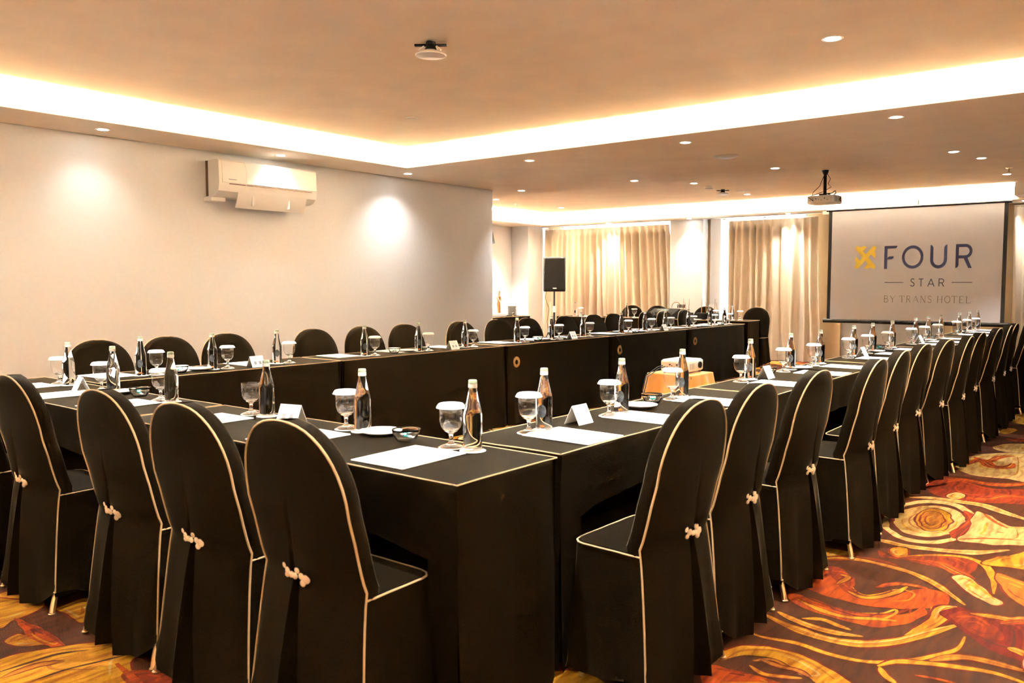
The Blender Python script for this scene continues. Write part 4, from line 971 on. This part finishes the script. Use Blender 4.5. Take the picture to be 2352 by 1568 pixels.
v_(670); b2([(670, T_), (700, T_)]+arcp(700, 997, 25, -90, 90, 8)[1:]+[(670, 1022)], 8); b2([(670, 1022), (708, 1022)]+arcp(708, 1052, 30, -90, 90, 8)[1:]+[(670, B_)], 9, .0004)
b2([(778, T_), (822, 1030)], 11); b2([(866, T_), (822, 1030)], 6, .0004); v_(822, 1028, B_, 12)
b2([(950, T_), (1042, T_)], 7); b2([(950, T_), (950, 992)], 5); b2([(1042, T_), (1042, 992)], 5); v_(996)
v_(1088); b2([(1088, T_), (1116, T_)]+arcp(1116, 999, 27, -90, 90, 8)[1:]+[(1088, 1026)], 8); b2([(1112, 1026), (1155, B_)], 11, .0004)
b2([(1200, B_), (1246, T_)], 6); b2([(1246, T_), (1294, B_)], 12, .0004); b2([(1216, 1044), (1278, 1044)], 5, .0006)
v_(1342, w_=6); b2([(1342, T_), (1416, B_)], 13, .0004); v_(1416, w_=6)
b2([(1528, 988), (1512, 974), (1490, 970), (1472, 982), (1470, 1000), (1486, 1018), (1512, 1032), (1528, 1050), (1524, 1072), (1500, 1084), (1478, 1080), (1464, 1064)], 10)
v_(1640); v_(1712); b2([(1640, 1026), (1712, 1026)], 5)
b2(arcp(1808, 1027, 47, 0, 360, 30, 55), 11)
b2([(1878, T_), (1978, T_)], 7); b2([(1878, T_), (1878, 992)], 5); b2([(1978, T_), (1978, 992)], 5); v_(1928)
v_(2022); b2([(2022, T_), (2082, T_), (2082, 988)], 6); b2([(2022, 1025), (2070, 1025)], 5); b2([(2022, B_), (2086, B_), (2088, 1064)], 6)
v_(2136); b2([(2136, B_), (2198, B_), (2206, 1058)], 6)
L_.build('words_by_trans_hotel', M['greyl'], scn)
q4 = [(288, 250), (430, 112), (470, 112), (482, 130), (482, 170), (460, 210), (482, 245), (475, 330), (395, 260), (385, 262)]
pts = []; cur = q4
for k in range(4):
    pts += cur; cur = [(285-(y-307), 307+(x-285)) for x, y in cur]
L_ = MB(); flat(L_, pts); o = L_.build('yellow_emblem', M['yellow'], scn); o['label'] = 'yellow four armed pinwheel emblem'

# ================================================================ CURTAINS
def curtain(name_, xa, xb, nf, label, seed, slant=0):
    t = thing(name_, label, 'curtain', ((xa+xb)/2, 14.06, 0), 0, None)
    r = random.Random(seed); m = MB(); W = xb-xa; cols = []
    ph = 0; xs_ = []
    wid = [r.uniform(.75, 1.3) for _ in range(nf)]; tot = sum(wid); acc = 0
    for k in range(nf):
        dep = r.uniform(.55, 1.2); sk = r.uniform(-.35, .35)
        for q in range(10):
            u = q/10; cols.append((acc/tot+u*wid[k]/tot, math.sin(2*PI*u+sk*math.sin(2*PI*u)), dep, k, u))
        acc += wid[k]
    cols.append((1, 0, 1, nf-1, 1))
    rows = []
    for z in (.015, .25, .6, 1.0, 1.4, 1.8, 2.1, 2.26, 2.33, 2.37, 2.435):
        row = []
        for u, s, dep, k, uu in cols:
            low = 1-z/2.46
            a = .060*dep*(1 if z < 2.3 else .5)
            x = -W/2+W*u+.02*math.sin(k*2.1+z*1.3)*low*2+slant*low*(u-.3)
            if z >= 2.33: y = -.6*a*s-.012*math.exp(-((uu-.75)/.06)**2)
            else: y = -a*s*(1+.25*math.sin(k*1.7+z*.8))
            row.append((x, y, z))
        rows.append(row)
    m.grid(rows); m.build('drape', M['curtain'], t, smooth=True, sharp=180)
    MB().tube([(-W/2, .0, 2.452), (W/2, .0, 2.452)], .006, 8).build('curtain_rail', M['trim'], t, smooth=True)
    h_ = MB()
    for k in range(nf): x = -W/2+W*(k+.5)/nf; h_.box(x-.006, -.004, 2.425, x+.006, .004, 2.455)
    h_.build('curtain_hooks', M['trim'], t)
    return t
curtain('curtain', -10.25, -7.40, 21, 'wide beige pleated curtain behind the loudspeaker, left of the white pillar', 2, .25)
curtain('curtain', -6.23, -4.66, 11, 'beige pleated curtain between the bright window gap and the screen', 4, .1)
curtain('curtain', -1.86, -.6, 9, 'beige curtain right of the projection screen, cut by the frame', 6)
sh = MB(); sh.grid([[(-6.44+.24*k/30, 14.19+.012*math.sin(k*1.5), z) for k in range(31)] for z in (.02, 1.2, 2.45)])
tag(sh.build('sheer_curtain', M['sheer'], smooth=True), 'narrow bright sheer curtain in the window gap beside the pillar', 'curtain')

# ================================================================ LOUDSPEAKER ON STAND, WALL SPEAKER
ls = thing('loudspeaker', 'black loudspeaker on a pole stand before the left curtain', 'speaker', (-9.42, 13.22, 1.18), math.radians(38))
bx = MB(); rows = []
poly = [(-.21, -.17), (.21, -.17), (.15, .17), (-.15, .17)]
bx.rbox(-.21, -.17, 0, .21, .16, .66, r=.03, seg=3)
bx.build('cabinet', M['dark'], ls, smooth=True)
MB().rbox(-.195, -.180, .03, .195, -.165, .63, r=.006, seg=1).build('grille', M['grille'], ls)
MB().box(-.035, -.183, .055, .035, -.180, .075).build('badge', M['trim'], kids(ls)[-1])
MB().box(.12, -.172, .645, .16, -.168, .655).build('logo_strip', M['trim'], ls)
ss = thing('speaker_stand', 'black pole speaker stand beside the left curtain table', 'stand', (-9.42, 13.22, 0), .4)
MB().tube([(0, 0, .25), (0, 0, .80)], .022, 10).tube([(0, 0, .8), (0, 0, 1.18)], .017, 10).build('pole', M['dark'], ss, smooth=True)
MB().tube([(0, 0, .78), (0, 0, .90)], .032, 10).build('collar', M['trim'], ss, smooth=True)
for k in range(3):
    a = 2*PI*k/3; MB().tube([(.02*math.cos(a), .02*math.sin(a), .62), (.42*math.cos(a), .42*math.sin(a), .015)], .012, 6).build('leg', M['dark'], ss)
    MB().tube([(.02*math.cos(a), .02*math.sin(a), .28), (.24*math.cos(a), .24*math.sin(a), .285)], .008, 6).build('brace', M['dark'], ss)
tag(MB().tube([(-9.46, 13.02, 1.22), (-9.50, 13.04, 1.05), (-9.47, 13.12, .85), (-9.50, 13.1, .6), (-9.46, 13.1, .3), (-9.4, 13.0, .006)], .005, 6).build('cable', M['dark'], smooth=True), 'black cable hanging beside the loudspeaker pole', 'cable')
wsx = thing('wall_speaker', 'small black tilted spotlight speaker on the wall past the left wall end', 'speaker', (-10.73, 12.72, 2.28), 0)
MB().box(0, -.04, .10, .10, .04, .14).build('bracket', M['dark'], wsx)
MB().tube([(.09, 0, .12), (.11, 0, .06), (.16, 0, -.16)], [.045, .055, .06], 12).build('speaker_body', M['dark'], wsx, smooth=True)

# ================================================================ BUFFET: FIGURINE, PLATES
bs = MB().rbox(-.09, -.2, 0, .09, .16, .045, r=.006, seg=1); o = bs.build('display_plinth', M['porc']); o.location = (-9.48, 11.55, TH+.001); tag(o, 'low white plinth under the carved figurine', 'plinth')
fg = thing('carved_figurine', 'slim carved wooden standing figurine with pale crown on white plinth', 'figurine', (-9.48, 11.60, TH+.046), .5)
MB().lathe([(0, 0), (.05, 0), (.05, .012), (0, .012)], 12).build('base', M['wood2'], fg)
MB().lathe([(0, .010), (.032, .012), (.026, .05), (.030, .10), (.040, .16), (.036, .20), (.026, .235), (.030, .26), (.038, .285), (.034, .305), (.014, .318), (.011, .33), (0, .33)], 14).build('robe', M['wood'], fg, smooth=True)
MB().ball((0, 0, .35), (.020, .022, .026), 10, 7).build('head', M['wood2'], fg, smooth=True)
MB().lathe([(.022, .362), (.030, .372), (.026, .395), (.034, .405), (.020, .425), (.006, .455), (0, .457)], 12).build('crown', M['porc'], fg, smooth=True)
for s in (-1, 1): MB().tube([(s*.036, 0, .295), (s*.048, -.012, .24), (s*.020, -.038, .225)], [.011, .010, .007], 8).build('arm', M['wood2'], fg, smooth=True)
MB().tube([(-.02, -.03, .30), (.0, -.038, .26), (.03, -.03, .20), (.038, -.02, .08)], .008, 6).build('sash', M['porc'], fg, smooth=True)
bp = None
for k in range(12):
    if bp is None: bp = plate_mesh(.115).build('dinner_plate', M['porc'], smooth=True); o = bp
    else: o = bp.copy(); col.objects.link(o)
    o.location = (-9.42+.002*math.sin(k*2), 11.90+.002*math.cos(k*3), TH+.001+k*.0150)
    tag(o, ('topmost dinner plate' if k == 11 else 'dinner plate, number %s from the bottom' % ORD[k])+' of the white stack on the buffet', 'plate', 'stack of dinner plates')
t = thing('pepper_pot', 'tiny dark pepper pot between figurine and plate stack', 'shaker', (-9.22, 11.68, TH+.001))
MB().lathe([(0, 0), (.016, 0), (.012, .02), (.014, .035), (0, .035)], 10).build('pot', M['metal'], t, smooth=True); MB().ball((0, 0, .045), .018, 8, 6).build('lid', M['dark'], t, smooth=True)

# ================================================================ AUDIO GEAR ON THE CURTAIN TABLE
mx_ = thing('audio_mixer', 'black sloping audio mixer with small grey display, before the curtains', 'mixer', (-6.75, 12.62, TH+.001), 0)
m = MB(); m.add([(-.24, -.16, 0), (.24, -.16, 0), (.24, .16, 0), (-.24, .16, 0), (-.24, -.16, .05), (.24, -.16, .05), (.24, .16, .16), (-.24, .16, .16)], [(0, 3, 2, 1), (4, 5, 6, 7), (0, 1, 5, 4), (1, 2, 6, 5), (2, 3, 7, 6), (3, 0, 4, 7)]); hou = m.build('housing', M['matte'], mx_)
def onslope(x, y, e): return (x, y, .05+(y+.16)*.11/.32+e)
m = MB(); m.add([onslope(-.15, .06, .003), onslope(.07, .06, .003), onslope(.07, .12, .003), onslope(-.15, .12, .003)], [(0, 1, 2, 3)]); m.build('display', M['lcd'], hou)
m = MB()
for i in range(10):
    for j in range(2): x, y, z = onslope(-.2+i*.044, -.12+j*.06, 0); m.tube([(x, y, z), (x, y, z+.014)], .008, 6)
m.build('knobs', M['dark'], hou)
hp = thing('headphones', 'black headphones standing on the audio mixer end', 'headphones', (-6.62, 12.86, TH+.001), 0)
MB().tube([(.085*math.cos(a), 0, .17+.095*math.sin(a)) for a in [PI*k/14 for k in range(15)]], .007, 6).build('headband', M['bamboo'], hp, smooth=True)
for s in (-1, 1): MB().tube([(s*.07, 0, .12), (s*.11, 0, .12)], .04, 12).build('ear_cup', M['dark'], hp, smooth=True)
MB().box(-.05, -.04, 0, .05, .04, .085).build('rest', M['dark'], hp)
for nm, x, w_, ants, lb in (('wireless_receiver', -6.32, .2, (-.08, -.03, .02), 'black wireless receiver with three tall aerials left of the chair'), ('wireless_receiver', -5.96+.02, .34, (-.13, -.04, .10, .15), 'wider black wireless receiver with aerials in front of the chair')):
    t = thing(nm, lb, 'receiver', (x-.02, 12.66, TH+.001), 0, 'wireless receivers on the curtain table')
    MB().rbox(-w_/2, -.09, 0, w_/2, .09, .10, r=.008, seg=1).build('housing', M['matte'], t)
    MB().box(-w_/2+.01, -.0925, .085, w_/2-.02, -.0895, .092).build('trim_strip', M['lcd'], t)
    for k, a in enumerate(ants): MB().tube([(a, .06, .09), (a+.012*(-1)**k, .06, .33-.06*(k % 2))], [.006, .003], 6).build('aerial', M['bamboo'], t)
t = thing('cable_bundle', 'bundle of upright black jack plugs beside the mixer', 'cable', (-6.50, 12.80, TH+.001))
for k in range(5):
    x = -.06+k*.03
    MB().tube([(x, 0, .03), (x, 0, .19)], .006, 6).tube([(x, 0, .17), (x+.006, 0, .23)], .010, 6).build('jack_plug', M['dark'], t)
    MB().tube([(x, 0, .15), (x, 0, .172)], .011, 6).build('jack_ring', M['trim'], t)
MB().box(-.09, -.03, 0, .09, .03, .035).build('plug_block', M['dark'], t)

# ================================================================ CEILING FIXTURES
dl0 = {}
for x, y, z, p, tl, lb in DOWN:
    r = .052 if z == SOFF else .056
    lab = 'round recessed downlight '+lb
    if r not in dl0:
        t = thing('downlight', lab, 'downlight', (x, y, z), 0, 'recessed ceiling downlights')
        MB().lathe([(r*.72, -.001), (r, -.004), (r*1.05, .0), (r*.72, .0)], 24, closed=True).build('rim', M['trim'], t, smooth=True)
        MB().lathe([(0, -.003), (r*.72, -.003), (r*.72, -.0005), (0, -.0005)], 24).build('diffuser', M['lamp'], t)
        dl0[r] = t
    else: dup(dl0[r], (x, y, z), 0, lab)
t = thing('downlight', 'small unlit downlight in the near recessed ceiling above the glowing corner', 'downlight', (-4.90, 4.89, UP), 0, 'recessed ceiling downlights')
MB().lathe([(.036, -.001), (.05, -.004), (.052, .0), (.036, .0)], 24, closed=True).build('rim', M['trim'], t, smooth=True); MB().lathe([(0, -.002), (.036, -.002), (.036, -.0005), (0, -.0005)], 20).build('diffuser', M['ceil'], t)
def disc_fixture(x, y, label, rz):
    t = thing('ceiling_disc_fixture', label, 'fixture', (x, y, UP if y < 7 else UP2), rz, 'round disc fixtures hung from black brackets')
    MB().box(-.09, -.012, -.022, .09, .012, -.012).box(-.012, -.06, -.018, .012, .06, -.008).build('cross_arm', M['dark'], t)
    MB().lathe([(0, 0), (.028, 0), (.026, -.02), (.036, -.045), (0, -.045)], 12).build('hub', M['dark'], t, smooth=True)
    MB().lathe([(0, -.043), (.03, -.044), (.082, -.062), (.088, -.070), (.084, -.076), (.03, -.082), (0, -.083)], 28).build('round_cover', M['white_pl'], t, smooth=True)
    for s in (-1, 1): MB().tube([(s*.035, -.02, -.028), (s*.06, -.03, -.052)], .006, 6).build('clip', M['white_pl'], t)
disc_fixture(-3.31, 3.45, 'round white disc on a black cross bracket, near recessed ceiling', .63)
disc_fixture(-5.23, 11.57, 'round white disc on a black bracket, far recess beside smoke detector', .63)
t = thing('ceiling_hatch', 'flat pale oval cover on the far recessed ceiling beside the bracket disc', 'cover', (-5.10, 12.0, UP2), 0)
MB().lathe([(0, -.006), (.10, -.006), (.108, 0), (0, 0)], 28).build('cover_plate', M['trim'], t, smooth=True, sharp=30)
t = thing('ceiling_speaker', 'round flush white ceiling speaker on the near soffit', 'speaker', (-3.305, 7.36, SOFF), 0)
MB().lathe([(0, -.022), (.075, -.020), (.10, -.012), (.115, 0), (0, 0)], 32).build('grille', M['white_pl'], t, smooth=True)
MB().lathe([(.098, -.0125), (.118, -.004), (.118, 0), (.10, 0)], 32, closed=True).build('rim', M['trim'], t, smooth=True)
t = thing('smoke_detector', 'white drum shaped smoke detector on the far recessed ceiling', 'detector', (-5.225, 11.09, UP2), 0)
MB().lathe([(0, 0), (.06, 0), (.06, -.02), (.052, -.045), (.03, -.055), (0, -.055)], 24).build('detector_body', M['white_pl'], t, smooth=True, sharp=40)
MB().lathe([(.045, -.030), (.057, -.030), (.055, -.036), (.045, -.036)], 24, closed=True).build('vent_ring', M['print'], t)
for x, y, lb in ((-8.93, 11.41, 'small sprinkler head in the far recess by the left wall edge'), (-1.60, 11.55, 'small sprinkler head in the far recess above the screen')):
    t = thing('sprinkler', lb, 'sprinkler', (x, y, UP2), 0, 'fire sprinklers')
    MB().lathe([(0, 0), (.035, 0), (.034, -.006), (0, -.008)], 16).build('escutcheon', M['metal'], t, smooth=True)
    MB().tube([(0, 0, -.005), (0, 0, -.05)], .009, 8).build('nozzle', M['metal'], t); MB().lathe([(0, -.052), (.022, -.05), (.022, -.054), (0, -.056)], 12).build('deflector', M['metal'], t)
cp = thing('ceiling_projector', 'white projector hanging upside down from a black ceiling pole', 'projector', (-3.385, 10.42, 2.29), math.radians(-6))
projector(cp, .34, .26, .10)
MB().tube([(0, 0, .10), (0, 0, UP2-2.29)], .020, 10).build('pole', M['dark'], cp, smooth=True)
MB().lathe([(.02, UP2-2.29-.06), (.042, UP2-2.29-.02), (.045, UP2-2.29), (0, UP2-2.29)], 14).build('ceiling_flange', M['dark'], cp, smooth=True)
MB().box(-.05, -.05, .10, .05, .05, .125).build('bracket', M['dark'], cp)
cc = MB()
cc.tube([(.03, 0, .36), (.075, -.02, .30), (.05, -.03, .24), (.09, -.03, .20), (.0, -.04, .15), (-.10, -.06, .12), (-.16, -.13, .09), (-.10, -.14, .05), (-.08, -.135, .04)], .004, 5)
cc.tube([(-.02, 0, .34), (-.06, -.02, .22), (-.13, -.04, .15), (-.11, -.10, .12), (-.09, -.135, .06)], .004, 5)
cc.tube([(.02, 0, .13), (.09, -.02, .125), (.14, -.03, .15), (.16, -.05, .12), (.12, -.13, .06)], .006, 5)
cc.build('cables', M['dark'], cp, smooth=True)

# ================================================================ AIR CONDITIONER
ac = thing('air_conditioner', 'white split air conditioner with open louver high on the left wall', 'air conditioner', (-6.8, 4.72, 2.085), 0)
Lh = .53
m = MB()
pr = [(0, .0), (.0, .325), (.20, .325), (.215, .31), (.222, .12), (.205, .05), (.16, .012), (.10, 0)]
def extr(mm, prof, y0, y1): 
    n = len(prof); mm.add([(x, y0, z) for x, z in prof]+[(x, y1, z) for x, z in prof], [tuple(range(n)), tuple(range(n, 2*n))[::-1]]+[(i, (i+1) % n, n+(i+1) % n, n+i) for i in range(n)])
extr(m, pr, -Lh, Lh); m.build('body', M['white_pl'], ac, smooth=True, sharp=35)
m = MB(); extr(m, [(.2, .318), (.217, .312), (.228, .128), (.222, .122)], -Lh+.03, Lh-.005); fpn = m.build('front_panel', M['white_pl'], ac, smooth=True, sharp=30)
m = MB(); m.box(.218, -Lh+.10, .112, .226, Lh-.06, .119); m.build('seam', M['gapshade'], ac)
m = MB(); extr(m, [(.20, .055), (.208, .06), (.175, -.045), (.15, -.085), (.143, -.08), (.165, -.04)], -Lh+.20, Lh-.11); lou = m.build('louver', M['white_pl'], ac, smooth=True)
m = MB(); extr(m, [(.10, .0), (.19, .045), (.185, .05), (.1, .01)], -Lh+.12, Lh-.06); m.build('air_outlet', M['gapshade'], ac)
for y in (-.18, .22): 
    MB().box(.16, y, -.06, .20, y+.008, .02).build('louver_rib', M['trim'], lou)
MB().box(.02, -Lh-.006, .01, .05, -Lh, .32).build('side_gap_shade', M['gapshade'], ac)  # dark strip standing in for the shade between unit and wall
MB().rbox(.0, -Lh-.02, -.035, .12, -Lh+.13, .004, r=.01, seg=2).build('pipe_cover', M['white_pl'], ac)
MB().box(.2285, -Lh+.09, .152, .2295, -Lh+.17, .158).build('badge', M['print'], fpn)
tag(MB().tube([(-6.571, 4.44, 2.40), (-6.566, 4.46, 2.33), (-6.565, 4.46, 2.24), (-6.566, 4.445, 2.16)], .003, 5).build('cord', M['trim'], smooth=True), 'thin white cord hanging over the air conditioner front', 'cord')
